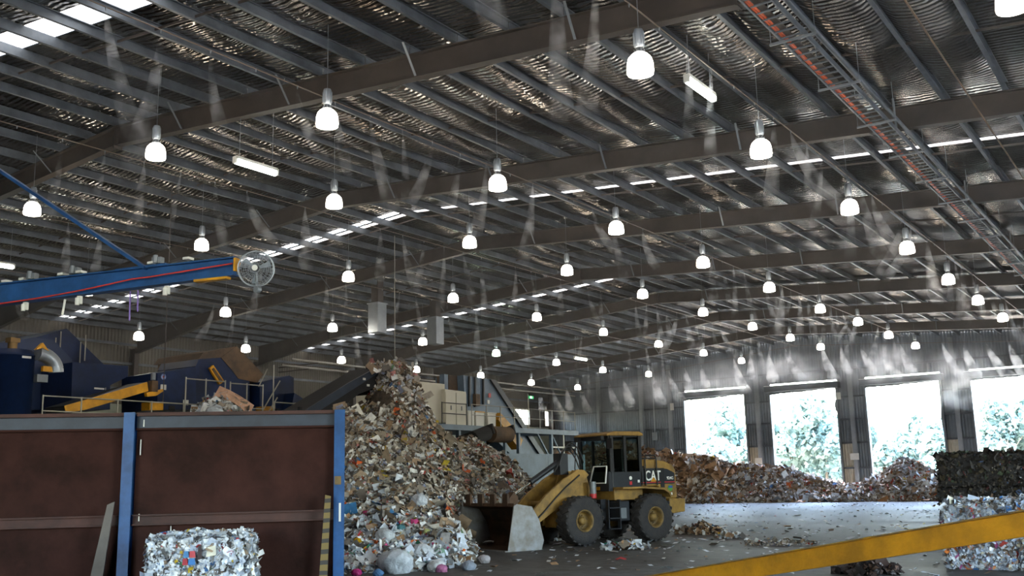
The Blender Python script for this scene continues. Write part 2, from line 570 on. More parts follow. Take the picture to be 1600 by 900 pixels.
rafter_y = [Y0 + BAY * k for k in range(-2, 8)]
for y in rafter_y:
    xl = XL + 0.45
    xk = -39.5
    mb = MB()
    ibeam(mb, (XR, y, roof_z(XR)), (xk, y, roof_z(xk)), DEP)
    ibeam(mb, (xk, y, roof_z(xk)), (xl, y, roof_z(xl)), DEP, depth2=1.15)
    mb.bb((xk - 0.01, y - 0.11, roof_z(xk)), (xk + 0.01, y + 0.11, roof_z(xk) + DEP))
    mb.build('rafter', m_steel_dark, ceiling)
    mb = MB()
    ibeam(mb, (XR, y, roof_z(XR)), (XE, y, roof_z(XE)), DEP)
    mb.bb((XR - 0.02, y - 0.13, ZR - 0.08), (XR + 0.02, y + 0.13, ZR + DEP))
    for xj in (-5.7,):
        mb.bb((xj - 0.015, y - 0.12, roof_z(xj) - 0.02), (xj + 0.015, y + 0.12, roof_z(xj) + DEP))
    mb.build('rafter', m_steel_dark, ceiling)
    for x in (-42.0, -36.6, -31.4, -26.3, -20.5, -16.6, -12.8, -8.9, -5.1):
        if 5 < y and (-x / y) < 2.4:
            zb = roof_z(x)
            sgn = 1 if x > XR else -1
            MB().bar((x, y - 0.1, zb + 0.03), (x + 0.1 * sgn, y - 0.62, zb + DEP + 0.02), 0.05, 0.012).build('fly_brace', m_grey, ceiling)


def zsec(L):
    """a purlin: lipped channel section, length along Y"""
    d, f, t, l = PD, 0.085, 0.006, 0.02
    prof = [(0, 0), (f, 0), (f, l), (f - t, l), (f - t, t), (t, t), (t, d - t), (f - t, d - t), (f - t, d - l), (f, d - l), (f, d), (0, d)]
    mb = MB()
    mb.prism(prof, 'y', -L / 2, L / 2)
    return mb.mesh('purlin')


pur_mesh = zsec(BAY - 0.02)
pur_mesh.materials.append(m_galv)

# foil-faced insulation, crinkled over the roof ribs
m_foil = bpy.data.materials.new('crinkled_silver_foil')
m_foil.use_nodes = True
nt = m_foil.node_tree
pb = nt.nodes['Principled BSDF']
pb.inputs['Metallic'].default_value = 0.92
pb.inputs['Roughness'].default_value = 0.17
geo = nt.nodes.new('ShaderNodeNewGeometry')
dn = nt.nodes.new('ShaderNodeTexNoise'); dn.inputs['Scale'].default_value = 0.45; dn.inputs['Detail'].default_value = 6
nt.links.new(geo.outputs['Position'], dn.inputs['Vector'])
cr = nt.nodes.new('ShaderNodeValToRGB')
cr.color_ramp.elements[0].position, cr.color_ramp.elements[1].position = 0.38, 0.66
cr.color_ramp.elements[0].color, cr.color_ramp.elements[1].color = lin('4a4139'), lin('9d978f')
nt.links.new(dn.outputs['Fac'], cr.inputs['Fac'])
nt.links.new(cr.outputs[0], pb.inputs['Base Color'])
w1 = nt.nodes.new('ShaderNodeTexWave'); w1.bands_direction = 'Y'; w1.inputs['Scale'].default_value = 2.0; w1.inputs['Distortion'].default_value = 5.0; w1.inputs['Detail'].default_value = 3; w1.inputs['Detail Scale'].default_value = 0.8
nt.links.new(geo.outputs['Position'], w1.inputs['Vector'])
w2 = nt.nodes.new('ShaderNodeTexNoise'); w2.inputs['Scale'].default_value = 3.0; w2.inputs['Detail'].default_value = 4
nt.links.new(geo.outputs['Position'], w2.inputs['Vector'])
ad = nt.nodes.new('ShaderNodeMath'); ad.operation = 'MULTIPLY_ADD'; ad.inputs[1].default_value = 0.9
nt.links.new(w2.outputs['Fac'], ad.inputs[0]); nt.links.new(w1.outputs['Fac'], ad.inputs[2])
bp = nt.nodes.new('ShaderNodeBump'); bp.inputs['Strength'].default_value = 0.8; bp.inputs['Distance'].default_value = 0.045
nt.links.new(ad.outputs[0], bp.inputs['Height']); nt.links.new(bp.outputs[0], pb.inputs['Normal'])

m_sky_panel = bpy.data.materials.new('translucent_roof_sheet')
m_sky_panel.use_nodes = True
nt = m_sky_panel.node_tree
nt.nodes.clear()
out = nt.nodes.new('ShaderNodeOutputMaterial')
tl = nt.nodes.new('ShaderNodeBsdfTranslucent'); tl.inputs['Color'].default_value = (0.16, 0.15, 0.13, 1)
df = nt.nodes.new('ShaderNodeBsdfDiffuse'); df.inputs['Color'].default_value = (0.2, 0.2, 0.19, 1)
ms = nt.nodes.new('ShaderNodeMixShader'); ms.inputs[0].default_value = 0.25
nt.links.new(tl.outputs[0], ms.inputs[1]); nt.links.new(df.outputs[0], ms.inputs[2]); nt.links.new(ms.outputs[0], out.inputs['Surface'])


def panel_mesh(L, sag=0.05, nx=6, ny=12, seed=0, hog=0.0, droop=0.0):
    r = random.Random(seed)
    mb = MB()
    vs, fs = [], []
    for j in range(ny + 1):
        for i in range(nx + 1):
            u, v = i / nx, j / ny
            z = -sag * math.sin(PI * u) * (0.7 + 0.6 * math.sin(v * 9 + seed)) * math.sin(PI * v)
            z -= hog * (2 * v - 1) ** 2 + droop * (1 - (2 * v - 1) ** 2) * max(math.sin(PI * u), 0) ** 0.6
            vs.append(((u - 0.5) * PS * 1.02, (v - 0.5) * L * 1.002, z + (r.uniform(-0.012, 0.012) if 0 < i < nx and 0 < j < ny else 0)))
    for j in range(ny):
        for i in range(nx):
            a = j * (nx + 1) + i
            fs.append((a, a + 1, a + nx + 2, a + nx + 1))
    mb.add(vs, fs, True)
    me = mb.mesh('insulation_panel')
    me.materials.append(m_foil)
    return me


STRIPS = {0: [(10.55, 11.30)], 2: [(27.34, 27.62), (27.78, 28.06)], 4: [(43.7, 44.15)], 6: [(60.1, 60.5)]}
full = {k: [panel_mesh(BAY, seed=s, hog=h, droop=d) for s in range(2)] for k, h, d in ((-2, 0, 0.1), (-1, 0, 0.1), (1, 0, 0.2), (3, 0, 0.12), (5, 0.13, 0), (7, 0.13, 0))}
cache = {}


def get_panel(L, bay):
    k = (round(L, 2), bay)
    if k not in cache:
        cache[k] = panel_mesh(L, seed=int(k[0] * 7) % 5, droop={0: 0.08, 2: 0.09}.get(bay, 0.0), hog={6: 0.06}.get(bay, 0.0))
    return cache[k]


sky_mesh = {}


def get_sky(L):
    k = round(L, 2)
    if k not in sky_mesh:
        mb = MB()
        n = 9
        vs, fs = [], []
        for i in range(n + 1):
            y = -L / 2 + L * i / n
            z = 0.03 if i % 2 else 0.0
            vs += [(-PS * 0.51, y, z), (PS * 0.51, y, z)]
        fs = [(2 * i, 2 * i + 1, 2 * i + 3, 2 * i + 2) for i in range(n)]
        mb.add(vs, fs)
        me = mb.mesh('skylight_sheet')
        me.materials.append(m_sky_panel)
        sky_mesh[k] = me
    return sky_mesh[k]


gaps = []
x = XR
while x + PS <= XE + 0.1:
    gaps.append((x, x + PS, 1)); x += PS
x = XR
while x - PS >= XL - 0.9:
    gaps.append((x - PS, x, -1)); x -= PS
rest = MB()
npan = 0
bays = [(k, Y0 + BAY * k) for k in range(-2, 8)]
for k, ya in bays:
    yb = ya + BAY
    for gi, (xa, xb, sg) in enumerate(gaps):
        xc = (xa + xb) / 2
        zc = roof_z(xc) + DEP + PD + 0.02
        rot = (0, math.atan(SL) * sg, 0)
        cuts = [(ya, yb, 0)]
        if k in STRIPS:
            cuts, y = [], ya
            for (s0, s1) in (STRIPS[k] if sg < 0 else STRIPS[k][-1:]):
                cuts += [(y, s0, 0), (s0, s1, 1)]
                y = s1
            cuts.append((y, yb, 0))
        for (c0, c1, isky) in cuts:
            yc = (c0 + c1) / 2
            seen = yb > 7 and 0.10 < -xc / max(yb, 0.1) and -xc / max(ya, 1.0) < 2.6
            if isky:
                inst('skylight_sheet', get_sky(c1 - c0), ceiling, (xc, yc, zc), rot)
            elif seen and npan < 298 and (c1 - c0) > 0.3:
                inst('insulation_panel', full[k][(gi + k) % 2] if c1 - c0 > 8 else get_panel(c1 - c0, k), ceiling, (xc, yc, zc), rot)
                npan += 1
            else:
                h = PS / 2 * SL * sg
                rest.add([(xa - 0.02, c0, zc + h), (xb + 0.02, c0, zc - h), (xb + 0.02, c1, zc - h), (xa - 0.02, c1, zc + h)], [(0, 1, 2, 3)])
# outer roof sheeting, open only over the skylight strips
for k, ya in bays:
    yb = ya + BAY
    for sg in (-1, 1):
        xa, xb = (XR, XE + 0.3) if sg > 0 else (XR, XL - 0.5)
        ys, y = [], ya
        for (s0, s1) in ((STRIPS[k] if sg < 0 else STRIPS[k][-1:]) if k in STRIPS else []):
            ys.append((y, s0)); y = s1
        ys.append((y, yb))
        mb = MB()
        for (c0, c1) in ys:
            za, zb_ = roof_z(xa) + DEP + PD + 0.10, roof_z(xb) + DEP + PD + 0.10
            mb.add([(xa, c0, za), (xb, c0, zb_), (xb, c1, zb_), (xa, c1, za), (xa, c0, za + 0.03), (xb, c0, zb_ + 0.03), (xb, c1, zb_ + 0.03), (xa, c1, za + 0.03)],
                   [(0, 1, 2, 3), (7, 6, 5, 4), (0, 4, 5, 1), (1, 5, 6, 2), (2, 6, 7, 3), (3, 7, 4, 0)])
        mb.build('roof_sheeting', m_galv, ceiling)
ro = rest.build('insulation_blanket', m_foil, ceiling)
ro['kind'] = 'stuff'

# purlins, one length per bay, and the bridging at mid-bay
edge_x = sorted({round(g[0], 3) for g in gaps} | {round(g[1], 3) for g in gaps})
restp = MB()
npur = 0
for k, ya in bays:
    yc = ya + BAY / 2
    for x in edge_x:
        sg = 1 if x >= XR else -1
        z = roof_z(x) + DEP
        seen = ya + BAY > 7 and 0.10 < -x / (ya + BAY) and -x / max(ya, 1.0) < 2.6
        if seen and npur < 298:
            inst('purlin', pur_mesh, ceiling, (x, yc, z), (0, math.atan(SL) * sg, 0), (sg, 1, 1))
            npur += 1
        else:
            restp.bb((x - 0.04, ya + 0.01, z), (x + 0.04, ya + BAY - 0.01, z + PD))
    if k >= 0:
        for (xa, xb, sg) in gaps:
            xc = (xa + xb) / 2
            if -xc / yc > 0.1 and (xa + xb) % 2 < 3 and -xc / yc < 2.0 and k < 5:
                MB().bar((xa + 0.06, yc + 0.5, roof_z(xa) + DEP + 0.08), (xb - 0.02, yc + 0.5, roof_z(xb) + DEP + 0.08), 0.025, 0.05).build('bridging', m_steel_dark, ceiling)
rp = restp.build('purlin_run', m_galv, ceiling)
rp['kind'] = 'stuff'

# ------------------------------------------------------------------ high-bay lamps
LAMPS = [(-6.9, 14.0, 8.5), (-13.6, 13.6, 9.0), (-18.9, 13.5, 9.4), (-6.9, 19.4, 8.5), (-13.5, 19.3, 9.0), (-6.8, 25.3, 8.5), (-18.7, 19.0, 9.4),
         (-25.8, 14.6, 9.5), (-13.4, 25.1, 9.0), (-18.7, 25.1, 9.4), (-25.7, 20.2, 9.5), (-13.4, 31.2, 9.0), (-6.8, 31.2, 8.5), (-18.6, 30.9, 9.4),
         (-25.7, 26.9, 9.5), (-13.3, 37.2, 9.0), (-6.9, 37.5, 8.5), (-25.5, 33.0, 9.5), (-18.7, 37.1, 9.4), (-13.4, 43.7, 9.0), (-32.8, 27.1, 9.0),
         (-25.6, 39.6, 9.5), (-18.7, 43.2, 9.4), (-32.6, 33.1, 9.0), (-25.7, 46.2, 9.5), (-18.4, 48.6, 9.3), (-13.2, 48.8, 9.0), (-38.7, 27.2, 8.6),
         (-32.6, 39.6, 9.0), (-25.7, 52.7, 9.5), (-32.6, 46.1, 9.0), (-38.6, 39.9, 8.6), (-32.6, 52.5, 9.0), (-32.7, 58.5, 9.0), (-18.4, 59.5, 9.3),
         (-13.3, 60.7, 9.0), (-25.4, 64.6, 9.5), (-38.8, 46.5, 8.6), (-32.2, 64.2, 9.1), (-38.1, 52.1, 8.6), (-38.2, 64.4, 8.6), (-38.5, 58.6, 8.6),
         (-6.9, 48.8, 8.5), (-1.5, 14.75, 8.3), (-18.4, 54.2, 9.3), (-13.3, 54.8, 9.0), (-6.9, 43.0, 8.5), (-25.5, 58.6, 9.5), (-38.6, 33.2, 8.6), (-32.8, 20.8, 9.0)]
dome = MB().lathe([(0.085, 0.17), (0.14, 0.15), (0.19, 0.09), (0.215, 0.0), (0.222, -0.13), (0.215, -0.175), (0.12, -0.20), (0.0, -0.205)], 18)
dome.lathe([(0.0, 0.17), (0.085, 0.17)], 18)
dome_me = dome.mesh('dome_shade'); dome_me.materials.append(m_lamp)
dome_g = dome_me.copy(); dome_g.materials.clear(); dome_g.materials.append(m_lamp_green)
neck = MB().lathe([(0.0, 0.175), (0.095, 0.175), (0.10, 0.20), (0.07, 0.21), (0.055, 0.27), (0.0, 0.28)], 12)
for k in range(8):
    t = 2 * PI * k / 8
    neck.tube((0.085 * math.cos(t), 0.085 * math.sin(t), 0.17), (0.085 * math.cos(t), 0.085 * math.sin(t), 0.235), 0.012, 5)
neck_me = neck.mesh('neck_ring'); neck_me.materials.append(m_grey)
bal = MB().lathe([(0.0, 0.27), (0.065, 0.27), (0.085, 0.30), (0.085, 0.56), (0.07, 0.60), (0.0, 0.61)], 14)
for k in range(10):
    t = 2 * PI * k / 10
    bal.box((0.09 * math.cos(t), 0.09 * math.sin(t), 0.43), (0.012, 0.004, 0.22), rz=t)
bal_me = bal.mesh('ballast_housing'); bal_me.materials.append(m_duct)
hook_me = MB().tube((0, 0, 0.6), (0, 0, 1.0), 0.006, 6).mesh('hanger_rod'); hook_me.materials.append(m_grey)


def lamp_label(x, y):
    row = {-1.5: 'row past the cable ladder', -6.9: 'row nearest the cable ladder', -13.4: 'second lamp row from the cable ladder', -18.6: 'row between roof ridge and second row',
           -25.7: 'row next to the ridge on the machine side', -32.6: 'row over the sorting machines', -38.5: 'row nearest the precast side wall'}
    key = min(row, key=lambda r: abs(r - x))
    return 'white glowing dome high bay lamp, ' + row[key], row[key]


for (x, y, z) in LAMPS:
    r = empty('high_bay_lamp', (x, y, z))
    green = (abs(x + 32.6) < 0.05 and abs(y - 46.1) < 0.05)
    lab, row = lamp_label(x, y)
    if green:
        tag(r, 'high bay lamp with a greenish glow above the white cabinets', 'lamp')
    else:
        tag(r, lab, 'lamp', 'high bay lamps, ' + row)
    inst('dome_shade', dome_g if green else dome_me, r)
    inst('neck_ring', neck_me, r)
    inst('ballast_housing', bal_me, r)
    h = roof_z(x) + DEP + PD + 0.01 - z - 0.6
    o = inst('hanger_rod', hook_me, r, (0, 0, 0.6 - 0.6 * h / 0.4), (0, 0, 0), (1, 1, h / 0.4))

# fluorescent battens
def batten(x, y0, y1, z, label):
    r = empty('fluorescent_batten', (x, (y0 + y1) / 2, z))
    L = (y1 - y0) / 2
    MB().bb((-0.06, -L, 0.0), (0.06, L, 0.07)).build('batten_body', m_white, r)
    MB().tube((0, -L + 0.03, -0.055), (0, L - 0.03, -0.055), 0.075, 12).build('tube', m_tube, r)
    for s in (-1, 1):
        MB().bb((-0.06, s * L - 0.03, -0.11), (0.06, s * L + 0.03, 0.05)).build('end_cap', m_white, r)
        MB().tube((0, s * L * 0.8, 0.07), (0, s * L * 0.8, roof_z(x) + DEP + PD - z), 0.008, 5).build('hanger_rod', m_grey, r)
    tag(r, label, 'strip light')


batten(-7.6, 17.45, 18.75, 9.6, 'lit fluorescent strip light near the cable ladder')
batten(-18.4, 15.35, 16.65, 9.6, 'lit fluorescent strip light between roof ridge and lamp rows')
batten(-33.45, 17.1, 18.4, 9.6, 'lit fluorescent strip light above the blue jib crane')
batten(-33.0, 55.4, 56.9, 9.6, 'small fluorescent strip light beyond the mezzanine near the end wall')

# ------------------------------------------------------------------ cable ladder with orange cable, and conduits
tr = empty('cable_ladder', (-5.2, 0, 9.5))
tag(tr, 'long galvanised cable ladder hung below the rafters with orange cable', 'cable ladder')
YA, YZ = 5.0, 70.0
for s in (-0.21, 0.21):
    MB().bb((s - 0.015, YA, -0.05), (s + 0.015, YZ, 0.06)).build('side_rail', m_galv, tr)
rung_me = MB().bb((-0.2, -0.02, -0.04), (0.2, 0.02, -0.015)).mesh('rung'); rung_me.materials.append(m_galv)
y = YA + 0.2
while y < YZ:
    inst('rung', rung_me, tr, (0, y, 0)); y += 0.30
cb = MB()
for i, dx in enumerate((-0.165, -0.125)):
    pts = [(dx + 0.01 * math.sin(t * 1.7 + i), YA + t, -0.005 + 0.008 * math.sin(t * 2.3 + i)) for t in np.arange(0, YZ - YA, 0.6)]
    cb.path(pts, 0.024, 6)
cb.build('orange_cable', m_orange, tr, 'pair of orange cables lying on the rungs')
MB().bb((-0.09, YA, -0.01), (0.02, YZ, 0.02)).build('grey_cable_bundle', m_steel_dark, tr)
for yk in np.arange(8.5, 70, 2.72):
    mb = MB()
    mb.bb((-0.42, yk - 0.02, -0.09), (0.42, yk + 0.02, -0.05))
    for s in (-0.4, 0.4):
        mb.tube((s, yk, -0.09), (s, yk, roof_z(-5.2 + s) + DEP - 9.5 + 0.1), 0.007, 5)
    mb.build('trapeze_hanger', m_grey, tr)
pipe = MB().tube((-4.84, 5.0, 9.56), (-4.84, 70.0, 9.56), 0.04, 10).build('pipe', m_galv)
tag(pipe, 'thick galvanised pipe running alongside the cable ladder', 'pipe')
w = MB().tube((-3.2, 5.0, 9.42), (-3.2, 70.0, 9.42), 0.018, 6).build('conduit', m_rust2)
tag(w, 'thin brown conduit beyond the galvanised pipe of the cable ladder', 'conduit')

# ------------------------------------------------------------------ misting lines
m_pipe = mat('spray_pipe_copper', '7a6a5c', 0.5, 0.5, 0.2, 3)
noz_me = MB().tube((0, 0, 0), (0, 0, -0.07), 0.018, 6, 0.009).mesh('nozzle'); noz_me.materials.append(m_grey)
SPRAY = [(-7.2, 'misting pipe with nozzles near the cable ladder'), (-15.2, 'misting pipe with nozzles between ridge and cable ladder'),
         (-22.1, 'misting pipe with nozzles beside the roof ridge'), (-29.2, 'misting pipe with nozzles on the machine side of the ridge'), (-36.2, 'misting pipe with nozzles over the mezzanine')]
for (x, lab) in SPRAY:
    z = min(10.3, roof_z(x) - 0.06)
    r = empty('misting_pipe', (x, 0, z))
    tag(r, lab, 'misting pipe')
    MB().tube((0, 8.0, 0), (0, 66.3, 0), 0.014, 6).build('pipe_run', m_pipe, r)
    y = 9.7
    while y < 66:
        inst('nozzle', noz_me, r, (0, y, 0)); y += 1.15
r = empty('misting_pipe', (0, 66.6, 0))
tag(r, 'misting pipe across the end wall above the roller doors', 'misting pipe')
pts_end = [(-44.0, 0, 8.75), (-35.4, 0, 9.2), (-22.2, 0, 10.4), (-8.8, 0, 9.4), (4, 0, 8.5)]
MB().path(pts_end, 0.014, 6).build('pipe_run', m_pipe, r)
for xn in np.arange(-43.0, 0.0, 1.25):
    zz = np.interp(xn, [p[0] for p in pts_end], [p[2] for p in pts_end])
    inst('nozzle', noz_me, r, (xn, 0, zz))

# ------------------------------------------------------------------ heaps of waste paper and cardboard
def noise2(x, y, f, seed):
    r = np.random.default_rng(seed)
    v = np.zeros_like(x)
    for k in range(6):
        a = r.uniform(0, 2 * np.pi); p = r.uniform(0, 6.28, 2); g = f * r.uniform(0.6, 1.6)
        v += np.sin((x * np.cos(a) + y * np.sin(a)) * g + p[0]) * np.cos((y * np.cos(a) - x * np.sin(a)) * g * 0.8 + p[1])
    return v / 3.0


PAL_NEAR = [('8d8172', 6), ('a39a8d', 7), ('bdb6ab', 6), ('d9d6d0', 5), ('ededea', 3), ('94806a', 6), ('77665a', 5), ('a8947c', 4), ('5a5048', 3), ('c4c9d0', 5),
            ('a03a34', 0.6), ('c05a2a', 0.7), ('4a6a94', 0.6), ('b8a13a', 0.45), ('5f7f58', 0.35), ('8a8fa6', 1.4), ('6d6661', 4), ('c98a86', 0.8)]
PAL_FRONT = [('e8ebee', 10), ('d3dbe6', 8), ('c2c9d4', 6), ('f6f6f4', 7), ('a9a49c', 5), ('8d8172', 4), ('9c7a58', 3), ('b33a3a', 0.9), ('d94f8a', 0.4), ('3f78a8', 0.9),
             ('e0b52c', 0.7), ('3f8f70', 0.5), ('d9682a', 0.8), ('5a5552', 3)]
PAL_CARD = [('a98a6a', 8), ('947457', 7), ('bb9c7c', 5), ('765c46', 4), ('d5cfc6', 3), ('a79c90', 3), ('e8e6e0', 2), ('a5463a', 0.7), ('4d6f96', 0.3)]
PAL_FAR = [('9b8d80', 6), ('b0a79d', 6), ('cfcbc6', 6), ('e4e5e6', 4), ('a08468', 5), ('7d6650', 4), ('6a5c52', 4), ('b2b8c2', 4), ('a8483a', 0.8), ('c96b3a', 0.7), ('50709a', 0.6), ('bda23f', 0.3)]


def palette(pal):
    c = np.array([lin(p[0])[:3] for p in pal]); w = np.array([p[1] for p in pal], float)
    return c, w / w.sum()


def scraps(pos, nrm, size, col, rng, aspect=(0.45, 1.0), tilt=0.6, curl=0.25):
    """bent sheets, six vertices and two faces each, laid at pos with normals about nrm"""
    n = len(pos)
    nn = nrm + rng.normal(0, tilt, (n, 3))
    nn[:, 2] = np.abs(nn[:, 2]) + 0.05
    nn /= np.linalg.norm(nn, axis=1)[:, None]
    a = rng.normal(0, 1, (n, 3))
    a -= (a * nn).sum(1)[:, None] * nn
    a /= np.linalg.norm(a, axis=1)[:, None]
    b = np.cross(nn, a)
    L = size[:, None]
    W = L * rng.uniform(aspect[0], aspect[1], n)[:, None]
    cu = (rng.normal(0, curl, n))[:, None] * L
    jit = lambda: 1 + rng.uniform(-0.22, 0.22, (n, 1))
    v = np.empty((n, 6, 3))
    for i, s in enumerate((-0.5, 0.0, 0.5)):
        lift = nn * (cu * (abs(s) * 2))
        v[:, 2 * i] = pos + a * L * s * jit() - b * W * 0.5 * jit() + lift
        v[:, 2 * i + 1] = pos + a * L * s * jit() + b * W * 0.5 * jit() + lift
    base = (np.arange(n) * 6)[:, None]
    f = np.concatenate([base + np.array([0, 2, 3, 1]), base + np.array([2, 4, 5, 3])], axis=1).reshape(-1, 4)
    cc = np.repeat(col, 6, axis=0)
    return v.reshape(-1, 3), f, cc


def np_mesh(name, v, f, c=None):
    me = bpy.data.meshes.new(name)
    me.vertices.add(len(v)); me.vertices.foreach_set('co', np.ascontiguousarray(v, dtype=np.float32).ravel())
    nf, k = f.shape
    me.loops.add(nf * k); me.loops.foreach_set('vertex_index', np.ascontiguousarray(f, dtype=np.int32).ravel())
    me.polygons.add(nf)
    me.polygons.foreach_set('loop_start', np.arange(0, nf * k, k, dtype=np.int32))
    me.polygons.foreach_set('loop_total', np.full(nf, k, dtype=np.int32))
    me.update(calc_edges=True)
    if c is not None:
        at_ = me.color_attributes.new('Col', 'FLOAT_COLOR', 'POINT')
        at_.data.foreach_set('color', np.concatenate([c, np.ones((len(c), 1))], axis=1).astype(np.float32).ravel())
    return me


def link(name, me, m, parent=None):
    me.materials.append(m)
    o = bpy.data.objects.new(name, me)
    COL.objects.link(o)
    if parent is not None:
        o.parent = parent
    return o


m_scrap = attr_mat('waste_paper_scraps', 0.7, 0.3)
m_bag = attr_mat('plastic_film_scraps', 0.28, 0.6, transl=0.35)
m_core = mat('packed_paper_core', '6b5d50', 0.9, 0, 0.5, 4.0, col2='3f362e', bump=0.8, bscale=9)


def heap_grid(fn, x0, x1, y0, y1, st):
    xs = np.arange(x0, x1 + st, st); ys = np.arange(y0, y1 + st, st)
    X, Y = np.meshgrid(xs, ys)
    Z = fn(X, Y)
    v = np.stack([X.ravel(), Y.ravel(), np.maximum(Z - 0.06, -0.1).ravel()], 1)
    nx, ny = len(xs), len(ys)
    i = np.arange(nx * ny).reshape(ny, nx)
    f = np.stack([i[:-1, :-1], i[:-1, 1:], i[1:, 1:], i[1:, :-1]], -1).reshape(-1, 4)
    keep = (Z.ravel()[f] > 0.0).any(1)
    return v, f[keep]


def heap_normals(fn, x, y, e=0.15):
    dx = (fn(x + e, y) - fn(x - e, y)) / (2 * e); dy = (fn(x, y + e) - fn(x, y - e)) / (2 * e)
    n = np.stack([-dx, -dy, np.ones_like(dx)], 1)
    return n / np.linalg.norm(n, axis=1)[:, None]


# the big heap under the discharge conveyors
CONES = [(-22.25, 25.45, 5.3, 1.45), (-22.6, 25.2, 4.2, 0.95), (-24.4, 30.6, 3.6, 0.6), (-24.0, 32.0, 3.6, 0.85), (-20.05, 21.75, 4.2, 0.78), (-19.6, 20.6, 2.6, 0.45), (-24.5, 23.0, 3.2, 0.62),
         (-22.0, 18.8, 3.1, 0.5), (-21.4, 26.6, 2.9, 0.62)]


def near_h(x, y):
    h = np.full_like(x, -1.0)
    for (cx, cy, hz, s) in CONES:
        d = np.hypot(x - cx, y - cy)
        h = np.maximum(h, hz - s * (np.sqrt(d * d + 0.16) - 0.4))
    h = np.where(y < 24.95, np.minimum(h, 4.25), h)          # hollow below the conveyor
    h = h + 0.16 * noise2(x, y, 1.1, 3) * np.clip(h + 0.4, 0, 1) + 0.07 * noise2(x, y, 3.3, 4)
    # the loader has cleared the floor it stands on
    ca, sa = math.cos(math.radians(-110.45)), math.sin(math.radians(-110.45))
    xl, yl = (x + 15.5) * ca + (y - 26.9) * sa, -(x + 15.5) * sa + (y - 26.9) * ca
    ox = np.maximum(np.maximum(xl - 4.1, -6.0 - xl), 0)
    oy = np.maximum(-yl - 1.4, 0)
    cut_far = -0.12 + 1.3 * np.hypot(ox, oy)
    cut_near = 1.3 * (xl - 4.15) - 0.12 - 0.894 * np.maximum(yl, 0) + 0.08 * noise2(x, y, 2.0, 5) * np.clip(yl, 0, 1)
    return np.minimum(h, np.where(yl > 0, cut_near, np.maximum(cut_far, cut_near)))


def sample_heap(fn, box, n, rng, vis=None):
    x = rng.uniform(box[0], box[1], n); y = rng.uniform(box[2], box[3], n)
    z = fn(x, y)
    ok = z > 0.0
    if vis is not None:
        ok &= vis(x, y)
    return x[ok], y[ok], z[ok]


heap = empty('waste_paper_heap', (-20, 24, 0))
tag(heap, 'tall heap of loose waste paper and cardboard under the dark discharge conveyor', 'paper heap', kind='stuff')
v, f = heap_grid(near_h, -31, -11.5, 12.5, 37, 0.25)
hc = link('heap_core', np_mesh('heap_core', v - np.array([-20, 24, 0]), f), m_core, heap)
hc['kind'] = 'stuff'
rng = np.random.default_rng(11)
front_side = lambda x, y: (y < 33) & (x > -28.5)
x, y, z = sample_heap(near_h, (-30, -11.5, 12.5, 34), 420000, rng, front_side)
# more scraps on the slope that looks towards the loading floor
nr = heap_normals(near_h, x, y)
facing = nr[:, 0] * 0.55 - nr[:, 1] * 0.8
keep = rng.uniform(0, 1, len(x)) < np.clip(0.35 + facing * 1.5, 0.1, 1)
x, y, z, nr = x[keep], y[keep], z[keep], nr[keep]
n = len(x)
front = 1 / (1 + np.exp(((y - 17.9) + (z - 1.5) * 1.4) * 1.5))
c1, w1 = palette(PAL_NEAR); c2, w2 = palette(PAL_FRONT)
col = c1[rng.choice(len(c1), n, p=w1)]
sel = rng.uniform(0, 1, n) < front
col[sel] = c2[rng.choice(len(c2), sel.sum(), p=w2)]
col *= rng.uniform(0.75, 1.1, (n, 1))
size = np.exp(rng.normal(np.log(0.105), 0.5, n)).clip(0.04, 0.42)
pos = np.stack([x, y, z + rng.uniform(-0.05, 0.12, n)], 1)
v, f, cc = scraps(pos, nr, size, col, rng, tilt=0.55)
so = link('loose_scraps', np_mesh('loose_scraps', v - np.array([-20, 24, 0]), f, cc), m_scrap, heap)
so['kind'] = 'stuff'
# paper pouring from the conveyor head
rng = np.random.default_rng(5)
n = 1500
t = rng.uniform(0, 1, n) ** 0.8
pos = np.stack([-22.35 + 0.25 * t + rng.normal(0, 0.16, n) * (0.5 + t), 25.55 + 0.5 * t + rng.normal(0, 0.35, n), 5.75 - 1.5 * t ** 1.6 + rng.normal(0, 0.1, n)], 1)
col = c1[rng.choice(len(c1), n, p=w1)] * rng.uniform(0.8, 1.1, (n, 1))
v, f, cc = scraps(pos, np.tile([0.6, -0.5, 0.3], (n, 1)), np.exp(rng.normal(np.log(0.15), 0.4, n)), col, rng, tilt=1.0)
so = link('falling_scraps', np_mesh('falling_scraps', v - np.array([-20, 24, 0]), f, cc), m_scrap, heap)
so['kind'] = 'stuff'


